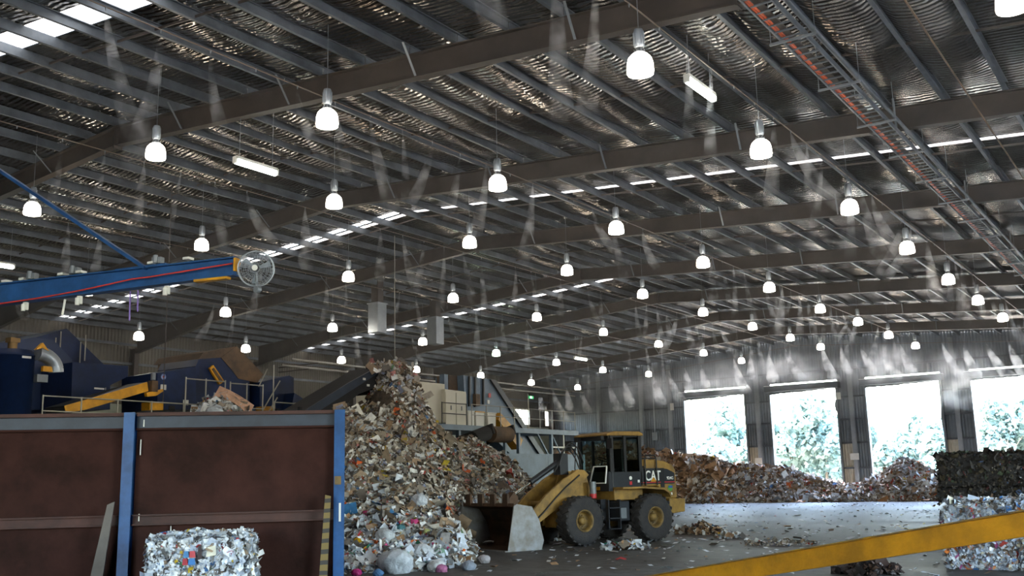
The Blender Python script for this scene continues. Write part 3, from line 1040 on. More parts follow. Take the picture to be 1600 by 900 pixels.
# larger pieces that can be told apart
def sheet(name, p, nrm, L, W, colour, rot, curl=0.15, thick=0.006, rng=random, bumpy=0.05):
    """one bent, slightly crumpled sheet of board or paper"""
    nrm = Vector(nrm).normalized()
    a = nrm.orthogonal().normalized()
    a = Matrix.Rotation(rot, 3, nrm) @ a
    b = nrm.cross(a)
    N = 4
    top, bot = [], []
    ph = rng.uniform(0, 6)
    for i in range(N + 1):
        for j in range(3):
            u, w = i / N - 0.5, j / 2 - 0.5
            q = a * (u * L) + b * (w * W * (1 + rng.uniform(-0.06, 0.06))) + nrm * (curl * L * (2 * u) ** 2 + bumpy * L * math.sin(5 * u + ph + 3 * w))
            top.append(q + nrm * thick); bot.append(q - nrm * thick)
    mb = MB()
    k = len(top)
    fs = []
    for i in range(N):
        for j in range(2):
            c = i * 3 + j
            fs += [(c, c + 1, c + 4, c + 3), (k + c, k + c + 3, k + c + 4, k + c + 1)]
    for i in range(N):
        for j in (0, 2):
            c = i * 3 + j
            fs.append((c, c + 3, k + c + 3, k + c))
    for j in range(2):
        fs += [(j, k + j, k + j + 1, j + 1), (3 * N + j, 3 * N + j + 1, k + 3 * N + j + 1, k + 3 * N + j)]
    mb.add(top + bot, fs, False)
    o = mb.build(name, colour)
    o.location = p
    return o


SHEETM = {}


def sheet_mat(hexc):
    if hexc not in SHEETM:
        SHEETM[hexc] = mat('sheet_' + hexc, hexc, 0.7, 0, 0.25, 6.0)
    return SHEETM[hexc]


def on_heap(fn, x, y, lift=0.05):
    z = float(fn(np.array([x]), np.array([y]))[0])
    nn = heap_normals(fn, np.array([x]), np.array([y]))[0]
    return (x, y, max(z, 0) + lift), nn


random.seed(21)
# the ones that stand out: a long white board high on the heap, red, pink and orange scraps
SPECIAL = [[(-19.86, 21.29, 3.65)] + ['white_board', 'e9e5da', 0.62, 0.20, 'tall white board strip standing on the heap by the barrier', 1.5],
           [(-17.28, 22.18, 2.06)] + ['red_scrap', 'c23a30', 0.35, 0.2, 'red printed card scrap half way up the heap', 0.3],
           [(-16.06, 21.37, 1.74)] + ['pink_bag', 'd6337d', 0.38, 0.2, 'bright pink plastic scrap above the loader bucket', 0.7],
           [(-16.35, 20.95, 1.59)] + ['orange_scrap', 'e2561f', 0.25, 0.2, 'orange plastic scrap beside the pink one', 0.2],
           [(-18.19, 23.79, 2.56)] + ['white_sheet', 'f0f0ee', 0.30, 0.26, 'clean white paper sheet lying on the upper heap', 0.9],
           [(-17.89, 23.41, 2.43)] + ['white_sheet', 'f2f2f0', 0.36, 0.24, 'tilted white paper sheet below another on the heap', 2.0],
           [(-17.52, 24.19, 2.30)] + ['white_sheet', 'eceff2', 0.34, 0.26, 'white sheet on the heap slope facing the bunker wall', 1.2]]
for (p, name, hx, L, W, lab, rot) in SPECIAL:
    pp, nn = on_heap(near_h, p[0], p[1], 0.14)
    if name == 'white_board':
        nn = np.array([0.62, -0.75, 0.25])
        pp = (pp[0], pp[1], pp[2] + 0.2)
    o = sheet(name, pp, nn, L, W, sheet_mat(hx), rot, 0.05)
    tag(o, lab, 'paper scrap')
cols = ['a5896c', '8f755c', 'b59a7e', 'd9d6d0', 'ededea', 'b9b2a6', 'e8ebee', 'a8937a']
k = 0
while k < 130:
    x, y = random.uniform(-24, -13), random.uniform(14.5, 31)
    z = float(near_h(np.array([x]), np.array([y]))[0])
    if z < 0.3:
        continue
    pp, nn = on_heap(near_h, x, y, 0.10)
    if nn[0] * 0.55 - nn[1] * 0.8 < 0.05:
        continue
    hx = random.choice(cols)
    card = hx in ('a5896c', '8f755c', 'b59a7e', 'a8937a')
    nn = nn + np.array([random.gauss(0, 0.25) for _ in range(3)])
    o = sheet('cardboard_piece' if card else 'paper_sheet', pp, nn, random.uniform(0.25, 0.5), random.uniform(0.15, 0.34), sheet_mat(hx), random.uniform(0, 6.28), random.uniform(-0.1, 0.25))
    if card:
        tag(o, 'torn brown cardboard piece lying on the big paper heap', 'cardboard', 'cardboard pieces on the big heap')
    else:
        tag(o, 'pale paper sheet lying on the big paper heap', 'paper', 'paper sheets on the big heap')
    k += 1


def blob(name, p, r, hexc, label, cat, seed, sq=0.75, group=None, m=None):
    """a crumpled, knotted plastic bag"""
    rr = np.random.default_rng(seed)
    bm = bmesh.new()
    bmesh.ops.create_icosphere(bm, subdivisions=4, radius=1.0)
    dirs = rr.normal(0, 1, (14, 3)); dirs /= np.linalg.norm(dirs, axis=1)[:, None]
    amp = rr.uniform(-0.16, 0.2, 14)
    for v_ in bm.verts:
        d = np.array(v_.co.normalized())
        s = 1.0
        for q, a_ in zip(dirs, amp):
            s += a_ * np.exp(-((1 - d @ q) * 9))
        s += 0.055 * math.sin(11 * d[0] + 7 * d[2] + seed) * math.cos(9 * d[1] - 5 * d[0]) + 0.03 * math.sin(23 * d[1] + 17 * d[2])
        v_.co = Vector(d * s * np.array([r, r * 0.9, r * sq]))
    me = bpy.data.meshes.new(name)
    bm.to_mesh(me); bm.free()
    me.polygons.foreach_set('use_smooth', [True] * len(me.polygons))
    me.materials.append(m if m else bag_mat(hexc))
    o = bpy.data.objects.new(name, me)
    COL.objects.link(o)
    o.location = p
    o.rotation_euler = (0, 0, rr.uniform(0, 6))
    tag(o, label, cat, group)
    return o


BAGM = {}


def bag_mat(hexc):
    if hexc not in BAGM:
        m = mat('plastic_film_' + hexc, hexc, 0.25, 0, 0.25, 7.0, bump=0.5, bscale=14)
        b = m.node_tree.nodes['Principled BSDF']
        b.inputs['Transmission Weight'].default_value = 0.25
        b.inputs['IOR'].default_value = 1.2
        BAGM[hexc] = m
    return BAGM[hexc]


BAGS = [([(-14.56, 16.73, 0.09)], 0.42, 'dfe6ee', 'big swollen translucent white plastic bag at the heap foot'), ([(-14.72, 17.82, 0.28)], 0.24, 'e9eef4', 'white carrier bag with green print beside the big bag'),
        ([(-15.00, 16.01, 0.33)], 0.11, 'c2387c', 'crumpled magenta plastic bag near the barrier post'), ([(-14.53, 18.21, 0.18)], 0.16, '8fb7a0', 'pale green plastic bag at the heap foot'),
        ([(-13.93, 17.31, -0.00)], 0.2, 'eceef0', 'white bag with red print at the lower heap foot'), ([(-13.71, 17.23, -0.07)], 0.13, 'd98ab5', 'pink plastic bag next to the white printed bag'),
        ([(-14.21, 19.43, 0.10)], 0.16, 'c8c2c4', 'round clear plastic bundle lying on the floor by the heap'), ([(-15.33, 19.76, 0.21)], 0.17, 'e6eaf0', 'small white plastic bundle in front of the loader bucket'),
        ([(-14.40, 15.99, 0.07)], 0.11, '5c86b4', 'blue plastic film bundle at the heap foot'), ([(-15.79, 17.75, 0.58)], 0.24, 'dfe5ea', 'white film bundle on the lower heap slope'),
        ([(-15.74, 18.27, 0.60)], 0.12, '5a8f98', 'teal plastic bag on the lower heap slope'), ([(-15.20, 18.58, 0.36)], 0.12, 'cdd08a', 'yellow-green carton scrap on the heap foot'),
        ([(-14.65, 18.25, 0.21)], 0.09, 'e0642a', 'orange printed wrapper on the heap foot'), ([(-16.15, 17.29, 0.99)], 0.14, 'e0b11e', 'yellow plastic wrapper near the striped brace'),
        ([(-13.48, 17.86, 0.01)], 0.16, '9ea6b4', 'grey silver film bundle at the edge of the heap'), ([(-16.15, 19.43, 0.81)], 0.24, 'd7dde6', 'hazy white film bundle mid slope')]
for i, (p, r, hx, lab) in enumerate(BAGS):
    p = p[0] if isinstance(p, list) else p
    pp, nn = on_heap(near_h, p[0], p[1], r * 0.45)
    blob('plastic_bag', pp, r, hx, lab, 'plastic bag', 40 + i)

# the far pile against the door wall
FX = np.array([-46, -43, -40, -37.2, -35, -33.2, -31.2, -29, -27, -25, -23.2, -21.6, -20.0, -18.6, -17.2, -15.9, -14.5, -12, -9, -6])
FH = np.array([3.2, 4.0, 4.3, 4.2, 3.6, 3.35, 3.2, 2.6, 2.35, 2.2, 1.5, 0.95, 1.0, 1.6, 2.6, 2.2, 1.5, 1.2, 0.8, 0.3])


def far_h(x, y):
    top_ = np.interp(x, FX, FH)
    yc = 70.6
    foot = 67.2 - 1.0 * np.clip((x + 30) / 10, -0.8, 0.3) * -1 + 0.4 * np.sin(x * 1.3)
    t = np.where(y < yc, (y - foot) / np.maximum(yc - foot, 0.3), 1 - (y - yc) / 4.0)
    h = top_ * np.clip(t, -0.2, 1) ** 1
    return h + 0.14 * noise2(x, y, 1.3, 8) * np.clip(h + 0.3, 0, 1) + 0.05 * noise2(x, y, 4, 9)


far = empty('far_waste_pile', (-25, 69, 0))
tag(far, 'long low pile of mixed paper and cardboard in front of the open doors', 'paper pile', kind='stuff')
v, f = heap_grid(far_h, -45, -7, 64, 72.4, 0.3)
o = link('pile_core', np_mesh('pile_core', v - np.array([-25, 69, 0]), f), m_core, far); o['kind'] = 'stuff'
rng = np.random.default_rng(31)
x, y, z = sample_heap(far_h, (-45, -7, 64.5, 71.6), 80000, rng)
nr = heap_normals(far_h, x, y); n = len(x)
c3, w3 = palette(PAL_FAR); c4, w4 = palette(PAL_CARD)
col = c3[rng.choice(len(c3), n, p=w3)]
isc = rng.uniform(0, 1, n) < 1 / (1 + np.exp((x + 31.0) * 0.8))
col[isc] = c4[rng.choice(len(c4), isc.sum(), p=w4)]
col *= rng.uniform(0.75, 1.1, (n, 1))
size = np.exp(rng.normal(np.log(0.2), 0.45, n)).clip(0.08, 0.7)
size[isc] *= 1.5
v, f, cc = scraps(np.stack([x, y, z + rng.uniform(-0.05, 0.15, n)], 1), nr, size, col, rng, tilt=0.55)
o = link('loose_scraps', np_mesh('loose_scraps', v - np.array([-25, 69, 0]), f, cc), m_scrap, far); o['kind'] = 'stuff'
random.seed(5)
for k in range(60):
    x, y = random.uniform(-39, -29), random.uniform(67.6, 70.6)
    pp, nn = on_heap(far_h, x, y, 0.12)
    nn = nn + np.array([random.gauss(0, 0.35) for _ in range(3)])
    o = sheet('cardboard_sheet', pp, nn, random.uniform(0.7, 1.5), random.uniform(0.45, 0.9), sheet_mat(random.choice(['ab8863', '957453', 'bd9a77', 'a5825f', 'b89270'])), random.uniform(0, 6.28), random.uniform(-0.1, 0.3))
    tag(o, 'large brown cardboard sheet on the far pile behind the loader', 'cardboard', 'cardboard sheets on the far pile')
for k in range(40):
    x, y = random.uniform(-29, -10), random.uniform(67.0, 70.4)
    pp, nn = on_heap(far_h, x, y, 0.1)
    nn = nn + np.array([random.gauss(0, 0.35) for _ in range(3)])
    hx = random.choice(['d9d6d0', 'e8ebee', 'b08257', 'c9ced6', 'a97b52'])
    o = sheet('paper_sheet', pp, nn, random.uniform(0.4, 0.9), random.uniform(0.3, 0.6), sheet_mat(hx), random.uniform(0, 6.28), random.uniform(-0.1, 0.3))
    tag(o, 'loose paper sheet on the low pile before the open doors', 'paper', 'paper sheets on the low far pile')

# litter on the floor
rng = np.random.default_rng(77)
lx, ly, ls = [], [], []
for k in range(5200):
    x, y = rng.uniform(-34, -2), rng.uniform(13, 66)
    if near_h(np.array([x]), np.array([y]))[0] > 0:
        continue
    dens = 0.25 + 0.9 * math.exp(-((x + 12) ** 2 + (y - 27) ** 2) / 60) + 0.6 * (noise2(np.array([x]), np.array([y]), 0.4, 12)[0] > 0.3)
    if rng.uniform() < dens:
        lx.append(x); ly.append(y); ls.append(np.exp(rng.normal(np.log(0.1), 0.5)))
n = len(lx)
colp, wp = palette([('e8ebee', 6), ('cfd5dd', 5), ('9a7a5a', 2), ('6a5c50', 3), ('a9a49c', 3), ('b03a3a', 0.3), ('d8c040', 0.3), ('4a6a94', 0.3)])
col = colp[rng.choice(len(colp), n, p=wp)]
v, f, cc = scraps(np.stack([lx, ly, np.array(ls) * 0.12 + 0.012], 1), np.tile([0, 0, 1.0], (n, 1)), np.array(ls).clip(0.04, 0.3), col, rng, tilt=0.16, curl=0.12)
lo = link('floor_litter', np_mesh('floor_litter', v, f, cc), m_scrap)
tag(lo, 'small paper scraps scattered over the concrete floor', 'litter', kind='stuff')


def small_heap(name, cx, cy, r, h, n, pal, label, cat, seed, size=0.12, core=m_core):
    rg = np.random.default_rng(seed)
    fn = lambda X, Y: h * (1 - (np.hypot(X - cx, (Y - cy) * 1.3) / r) ** 1.2) + 0.25 * h * noise2(X, Y, 6 / r, seed)
    e = empty(name, (cx, cy, 0)); tag(e, label, cat, kind='stuff')
    v, f = heap_grid(fn, cx - r, cx + r, cy - r, cy + r, r / 8)
    o = link('core', np_mesh('core', v - np.array([cx, cy, 0]), f), core, e); o['kind'] = 'stuff'
    x, y, z = sample_heap(fn, (cx - r, cx + r, cy - r, cy + r), n, rg)
    c, w = palette(pal)
    col = c[rg.choice(len(c), len(x), p=w)] * rg.uniform(0.7, 1.1, (len(x), 1))
    v, f, cc = scraps(np.stack([x, y, z + 0.03], 1), heap_normals(fn, x, y, 0.05), np.exp(rg.normal(np.log(size), 0.4, len(x))), col, rg, tilt=0.7)
    o = link('scraps', np_mesh('scraps', v - np.array([cx, cy, 0]), f, cc), m_scrap, e); o['kind'] = 'stuff'


PAL_DARK = [('2e2320', 5), ('40302a', 4), ('221b1a', 4), ('5a4438', 2), ('6a6260', 1)]
small_heap('debris_clump', -5.55, 19.75, 0.62, 0.22, 500, PAL_DARK, 'dark brown clump of wet debris on the floor under the yellow beam', 'debris', 3, 0.1, m_rubber)
small_heap('scrap_patch', -14.2, 31.6, 0.9, 0.32, 500, PAL_CARD + PAL_DARK[:2], 'small pile of brown scraps behind the loader', 'scrap pile', 4, 0.12)
small_heap('scrap_patch', -13.2, 24.4, 0.7, 0.16, 300, PAL_FRONT, 'flat patch of white scraps beside the loader front wheel', 'scrap pile', 6, 0.12)
small_heap('scrap_patch', -12.4, 29.6, 0.5, 0.14, 160, PAL_FRONT, 'small patch of white scraps by the loader rear wheel', 'scrap pile', 8, 0.11)
small_heap('scrap_patch', -9.9, 27.2, 1.1, 0.08, 220, PAL_NEAR, 'thin scatter of mixed scraps in the open floor', 'scrap pile', 9, 0.09)

# ------------------------------------------------------------------ wheel loader
m_cat_y = mat('loader_yellow', 'a47e38', 0.6, 0, 0.35, 2.2, col2='6b5228')
m_cat_k = mat('loader_dark_panel', '23262c', 0.42, 0, 0.3, 3)
m_tyre = mat('tyre_rubber', '2b2a2c', 0.85, 0, 0.3, 5.0, col2='3a3634', bump=0.3, bscale=25)
m_bucket = mat('scuffed_bucket_steel', '8f9194', 0.5, 0.3, 0.35, 2.5, col2='736b63')
m_bucket_in = mat('rusty_bucket_inside', '5e4430', 0.75, 0.1, 0.4, 2.5, col2='3a2a1e')
m_chrome = mat('chrome_rod', 'e0dcd0', 0.15, 1.0, 0.05, 3)
m_decal_w = mat('white_decal', 'e6e6e2', 0.5, 0, 0.05, 3)
m_decal_r = mat('red_decal', 'b5242a', 0.5, 0, 0.05, 3)
m_decal_g = mat('green_decal', '4f8f3a', 0.5, 0, 0.05, 3)
m_decal_b = mat('blue_decal', '2f4f9a', 0.5, 0, 0.05, 3)

L0 = empty('wheel_loader', (-15.50, 26.90, 0.0), math.radians(-110.45))
tag(L0, 'dirty yellow wheel loader with black cab and bucket down at the paper heap', 'wheel loader')
AX, TR, RT = 1.362, 0.97, 0.695

# wheels
m_rim = mat('muddy_yellow_rim', '8a6c34', 0.65, 0, 0.4, 5, col2='4f4028')
ty = MB()
prof = [(0.295, -0.20), (0.36, -0.24), (0.58, -0.25), (0.655, -0.225), (0.675, -0.12), (0.68, 0.0), (0.675, 0.12), (0.655, 0.225), (0.58, 0.25), (0.36, 0.24), (0.295, 0.20)]
RX = Matrix.Rotation(-PI / 2, 3, 'X')
ty.lathe(prof, 36, RX)
for k in range(22):
    t = 2 * PI * k / 22
    for s in (-1, 1):
        t2 = t + (PI / 22 if s > 0 else 0)
        c = Vector((math.cos(t2) * 0.672, s * 0.13, math.sin(t2) * 0.672))
        M = Matrix.Rotation(-t2, 3, 'Y') @ Matrix.Rotation(s * 0.45, 3, 'X')
        ty.box(c, (0.05, 0.24, 0.085), M=M)
tyre_me = ty.mesh('tyre'); tyre_me.materials.append(m_tyre)
rim = MB().lathe([(0.0, 0.06), (0.11, 0.06), (0.13, 0.02), (0.22, 0.0), (0.25, 0.08), (0.26, 0.19), (0.30, 0.235), (0.315, 0.225), (0.315, -0.22), (0.0, -0.2)], 32, RX)
rim_me = rim.mesh('rim'); rim_me.materials.append(m_rim)
hub = MB().lathe([(0.0, 0.17), (0.08, 0.165), (0.11, 0.13), (0.125, 0.05)], 20, RX)
for k in range(10):
    t = 2 * PI * k / 10
    c = Vector((0.165 * math.cos(t), 0, 0.165 * math.sin(t)))
    hub.tube(c, c + Vector((0, 0.05, 0)), 0.016, 6)
hub_me = hub.mesh('hub'); hub_me.materials.append(m_rim)
for sx in (1, -1):
    for sy in (1, -1):
        wv = empty('wheel')
        wv.parent = L0
        wv.location = (sx * AX, sy * TR, RT)
        wv.rotation_euler = (0, 0, 0 if sy > 0 else PI)
        for nm, me in (('tyre', tyre_me), ('rim', rim_me), ('hub', hub_me)):
            inst(nm, me, wv)
for sx in (1, -1):
    MB().tube((sx * AX, -0.95, RT), (sx * AX, 0.95, RT), 0.13, 12).bb((sx * AX - 0.2, -0.22, RT - 0.22), (sx * AX + 0.2, 0.22, RT + 0.22)).build('axle', m_cat_k, L0)

# rear frame, engine hood
hood = MB().prism([(-1.2, 1.6), (-1.2, 2.41), (-1.95, 2.40), (-2.35, 2.34), (-2.66, 2.22), (-2.76, 2.08), (-2.79, 1.22), (-2.3, 1.22), (-2.2, 1.45), (-2.0, 1.60)], 'y', -0.66, 0.66).build('engine_hood', m_cat_y, L0, bevel=0.03)
for s in (-1, 1):
    MB().prism([(-1.19, 1.66), (-1.19, 2.14), (-2.05, 2.14), (-2.4, 2.11), (-2.70, 1.99), (-2.70, 1.66)], 'y', s * 0.655, s * 0.675).build('black_side_band', m_cat_k, hood)
    MB().bb((-2.26, s * 0.66, 1.26), (-2.11, s * 0.685, 2.14)).build('grille_strip', m_black, hood)
    MB().bb((-1.19, s * 0.67, 1.70), (-2.70, s * 0.682, 1.725)).build('red_stripe', m_decal_r, hood)
for i in range(7):
    MB().bb((-2.80, -0.5, 1.35 + i * 0.1), (-2.77, 0.5, 1.39 + i * 0.1)).build('rear_grille_slat', m_black, hood)
Mt = face_matrix((-1.79, 0.684, 1.90), (-1, 0, 0), (0, 0, 1))
text('maker_lettering', 'CAT', 0.42, m_decal_w, hood, Mt, 0.004, 0.78)
MB().prism([(-1.67, 1.735), (-1.91, 1.735), (-1.79, 1.87)], 'y', 0.684, 0.705).build('yellow_triangle', m_yellow, hood)
text('model_lettering', '924G', 0.125, m_decal_w, hood, face_matrix((-2.5, 0.684, 1.83), (-1, 0, 0), (0, 0, 1)), 0.003, 1.0)
MB().tube((-2.5, 0.66, 1.53), (-2.5, 0.672, 1.53), 0.10, 16).build('green_sticker', m_decal_g, hood)
MB().bb((-2.43, 0.66, 1.53), (-2.59, 0.68, 1.60)).build('blue_sticker', m_decal_b, hood)
MB().bb((-2.48, 0.66, 1.32), (-2.58, 0.672, 1.39)).build('white_sticker', m_decal_w, hood)
hr = MB()
for xx in (-1.45, -1.92):
    hr.tube((xx, 0.72, 1.62), (xx, 0.72, 2.42), 0.022, 6)
hr.path([(-1.45, 0.72, 2.42), (-1.5, 0.70, 2.53), (-1.87, 0.70, 2.53), (-1.92, 0.72, 2.42)], 0.022, 6)
hr.tube((-1.2, 0.72, 2.44), (-1.92, 0.72, 2.44), 0.02, 6)
hr.path([(-1.32, 0.72, 1.62), (-1.32, 0.72, 2.15), (-1.38, 0.7, 2.2), (-1.45, 0.72, 2.15)], 0.018, 6)
hr.build('hood_handrail', m_black, L0)
MB().prism([(-2.3, 0.75), (-2.95, 0.80), (-2.98, 1.20), (-2.3, 1.22)], 'y', -0.82, 0.82).build('counterweight', m_cat_y, L0, bevel=0.03)
MB().bb((-2.3, -0.40, 0.62), (0.1, 0.40, 1.25)).build('rear_frame', m_cat_k, L0)
MB().bb((-1.25, -0.78, 1.22), (-0.12, 0.78, 1.58)).build('platform_frame', m_cat_y, L0, bevel=0.02)
MB().prism([(-2.05, 1.28), (-2.0, 1.44), (-1.8, 1.55), (-0.95, 1.60), (-0.1, 1.60), (-0.1, 1.55), (-0.95, 1.55), (-1.75, 1.49), (-1.95, 1.38), (-2.0, 1.26)], 'y', 0.60, 1.2).build('rear_fender', m_cat_y, L0)
MB().prism([(-2.05, 1.28), (-2.0, 1.44), (-1.8, 1.55), (-0.95, 1.60), (-0.1, 1.60), (-0.1, 1.55), (-0.95, 1.55), (-1.75, 1.49), (-1.95, 1.38), (-2.0, 1.26)], 'y', -1.2, -0.60).build('rear_fender', m_cat_y, L0)
MB().bb((-0.55, 0.45, 0.62), (-0.15, 0.95, 1.2)).build('fuel_tank', m_cat_k, L0, bevel=0.03)
MB().bb((-0.38, 0.955, 0.70), (-0.12, 0.99, 1.0)).build('tool_box', m_grey, L0)
st = MB()
for z in (0.42, 0.72, 1.02):
    st.bb((-0.12, 0.86, z - 0.02), (0.32, 1.06, z + 0.01))
for xx in (-0.12, 0.32):
    st.bb((xx - 0.02, 0.9, 0.40), (xx + 0.02, 1.02, 1.25))
st.build('step_ladder', m_cat_k, L0)
MB().bb((0.0, -0.3, 0.4), (0.55, 0.3, 1.1)).build('articulation_joint', m_cat_k, L0)

# cab
m_cabglass = m_glass
cab = MB()
cab.bb((-1.24, -0.76, 1.55), (-0.10, 0.76, 2.05))
cab = cab.build('cab_body', m_cat_k, L0, bevel=0.02)
MB().prism([(-0.10, 1.49), (-0.10, 2.06), (0.02, 2.06), (0.05, 1.49)], 'y', -0.70, 0.74).build('cab_front_panel', m_cat_k, L0)
for (x, y) in ((-0.11, 0.73), (-0.11, -0.73), (-1.23, 0.73), (-1.23, -0.73), (-0.62, 0.745), (-0.62, -0.745)):
    wd = 0.055 if x != -0.62 else 0.045
    MB().bb((x - wd, y - wd * 0.6, 2.03), (x + wd, y + wd * 0.6, 3.12)).build('cab_pillar', m_black, L0)
for s in (-1, 1):
    MB().bb((-0.56, s * 0.735, 2.06), (-0.16, s * 0.745, 3.08)).build('side_glass', m_cabglass, L0)
    MB().bb((-1.18, s * 0.735, 2.06), (-0.68, s * 0.745, 3.08)).build('side_glass', m_cabglass, L0)
MB().bb((-0.10, -0.68, 2.06), (-0.088, 0.68, 3.08)).build('windscreen', m_cabglass, L0)
MB().bb((-1.24, -0.68, 2.30), (-1.228, 0.68, 3.08)).build('rear_glass', m_cabglass, L0)
MB().prism([(-1.36, 3.12), (0.10, 3.12), (0.10, 3.17), (-0.2, 3.25), (-1.2, 3.25), (-1.36, 3.19)], 'y', -0.80, 0.80).build('cab_roof', m_cat_y, L0, bevel=0.025)
MB().bb((-1.30, -0.72, 3.02), (0.0, 0.72, 3.12)).build('roof_lining', m_black, L0)
for y in (-0.55, 0.55):
    MB().bb((0.08, y - 0.09, 2.98), (0.20, y + 0.09, 3.12)).build('work_light', m_black, L0)
mb = MB()
ring = [(-0.10, 1.73), (0.62, 1.73), (0.70, 2.22), (0.10, 2.22)]
for a, b in zip(ring, ring[1:] + ring[:1]):
    mb.bar((0.07, a[0], a[1]), (0.07, b[0], b[1]), 0.03, 0.035, (1, 0, 0))
fw_ = mb.build('lower_window_frame', m_decal_w, L0, 'white rubber frame of the lower front window')
MB().prism([(y, z) for (y, z) in ring], 'x', 0.055, 0.062).build('lower_window_glass', m_cabglass, fw_)
MB().lathe([(0.0, 0.0), (0.2, 0.0), (0.2, 0.12), (0.0, 0.12)], 12, None, (-0.75, 0, 2.05)).bb((-1.02, -0.25, 2.05), (-0.92, 0.25, 2.75)).build('operator_seat', m_black, L0)
MB().tube((-0.28, 0, 2.0), (-0.36, 0, 2.42), 0.03, 8).lathe([(0.17, 0), (0.19, 0.015), (0.17, 0.03)], 18, Matrix.Rotation(-0.4, 3, 'Y'), (-0.36, 0, 2.42)).build('steering_wheel', m_black, L0)
for s in (-1, 1):
    mb = MB().path([(-0.1, s * 0.76, 3.0), (0.15, s * 0.98, 3.02)], 0.015, 6)
    mb.box((0.16, s * 1.0, 2.88), (0.06, 0.22, 0.30))
    mb.build('mirror', m_black, L0)
MB().tube((-0.80, 0.762, 1.86), (-0.80, 0.768, 1.86), 0.055, 14).build('round_white_sticker', m_decal_w, L0)
MB().bb((-0.75, 0.762, 1.66), (-0.85, 0.768, 1.76)).build('red_sticker', m_decal_r, L0)
MB().bb((-1.08, 0.762, 1.72), (-1.16, 0.768, 1.80)).build('white_sticker', m_decal_w, L0)
MB().bb((0.068, 0.35, 1.52), (0.078, 0.15, 1.62)).build('yellow_sticker', m_yellow, L0)
MB().path([(0.05, -0.72, 1.6), (0.08, -0.80, 2.2), (0.02, -0.78, 3.0)], 0.018, 6).path([(0.0, 0.80, 2.05), (0.0, 0.82, 2.9)], 0.016, 6).build('grab_rail', m_black, L0)

# front frame, lift arms, tilt cylinder
for s in (-1, 1):
    MB().prism([(0.45, 0.55), (0.45, 1.55), (0.60, 2.10), (1.05, 2.12), (1.15, 1.95), (1.35, 1.25), (1.75, 0.95), (1.75, 0.55)], 'y', s * 0.26, s * 0.34).build('front_frame_plate', m_cat_y, L0)
MB().bb((0.5, -0.26, 0.5), (1.7, 0.26, 1.0)).build('front_frame', m_cat_y, L0)
for s in (-1, 1):
    MB().prism([(0.62, 1.98), (0.78, 2.12), (1.02, 2.14), (1.55, 1.88), (2.25, 1.42), (2.72, 0.98), (2.95, 0.48), (2.93, 0.36), (2.78, 0.36), (2.50, 0.66), (2.05, 0.92), (1.45, 1.25), (0.95, 1.70)], 'y', s * 0.44, s * 0.53).build('lift_arm', m_cat_y, L0, bevel=0.012)
    MB().path([(1.0, s * 0.56, 1.98), (1.5, s * 0.56, 1.66), (1.9, s * 0.56, 1.35), (2.3, s * 0.56, 1.0), (2.62, s * 0.56, 0.75), (2.7, s * 0.56, 0.4)], 0.022, 6).build('grease_line', m_black, L0)
    MB().tube((1.0, s * 0.40, 0.9), (1.85, s * 0.40, 1.15), 0.06, 10).build('lift_cylinder', m_cat_y, L0)
MB().tube((2.1, -0.5, 1.18), (2.1, 0.5, 1.18), 0.09, 10).build('cross_tube', m_cat_y, L0)
MB().bb((1.1, -0.16, 2.0), (1.4, 0.16, 2.62)).build('tilt_lever_bracket', m_cat_k, L0)
MB().tube((1.15, 0.02, 2.48), (2.40, 0.02, 1.80), 0.085, 12).build('tilt_cylinder', m_cat_k, L0)
MB().tube((2.40, 0.02, 1.80), (2.98, 0.02, 1.46), 0.04, 10).build('tilt_rod', m_chrome, L0)
MB().prism([(2.9, 1.4), (3.05, 1.55), (3.35, 1.2), (3.15, 0.8), (2.95, 1.0)], 'y', -0.12, 0.12).build('tilt_link', m_bucket_in, L0)
for s in (-0.10, 0.0, 0.12):
    pts = []
    for k in range(9):
        t = k / 8
        pts.append((0.55 + 0.95 * t, 0.1 + s, 2.25 + 0.62 * math.sin(PI * t) ** 0.8 - 0.1 * t + s * 0.8))
    MB().path(pts, 0.022, 6).build('hydraulic_hose', m_black, L0)
MB().bb((1.05, 0.35, 1.28), (1.30, 0.72, 1.36)).build('front_fender', m_black, L0)
MB().tube((0.55, 0.60, 1.42), (0.55, 0.60, 1.78), 0.10, 12).build('grey_canister', m_grey, L0)
MB().tube((0.55, 0.60, 1.30), (0.55, 0.60, 1.43), 0.104, 12).build('red_canister_band', m_decal_r, L0)

# bucket
bk = empty('bucket'); bk.parent = L0
W = 1.27
inner = [(4.06, 0.03), (3.10, 0.05), (3.0, 0.14), (2.97, 0.32), (3.08, 0.72), (3.33, 1.08), (3.86, 1.18)]
outer = [(4.10, 0.0), (3.08, 0.0), (2.95, 0.10), (2.92, 0.33), (3.03, 0.75), (3.31, 1.13), (3.86, 1.22)]
mb = MB()
n = len(inner)
for y in (-W, W):
    mb.v += [(p[0], y, p[1]) for p in inner] + [(p[0], y, p[1]) for p in outer]
fs = []
for i in range(n - 1):
    fs.append((i, i + 1, 2 * n + i + 1, 2 * n + i))
    fs.append((n + i, 3 * n + i, 3 * n + i + 1, n + i + 1))
fs += [(0, 2 * n, 3 * n, n), (n - 1, 2 * n - 1, 4 * n - 1, 3 * n - 1)]
mb.f += fs; mb.s += [False] * len(fs)
mb.build('bucket_shell', m_bucket_in, bk)
for s in (-1, 1):
    MB().prism([(4.12, -0.0), (3.0, 0.0), (2.92, 0.25), (3.06, 0.80), (3.30, 1.16), (3.80, 1.24), (3.90, 1.18)], 'y', s * W, s * (W + 0.03)).build('side_plate', m_bucket, bk)
    MB().prism([(4.14, 0.0), (3.93, 0.0), (3.72, 1.18), (3.90, 1.20)], 'y', s * (W + 0.03), s * (W + 0.05)).build('side_wear_strip', m_bucket, bk)
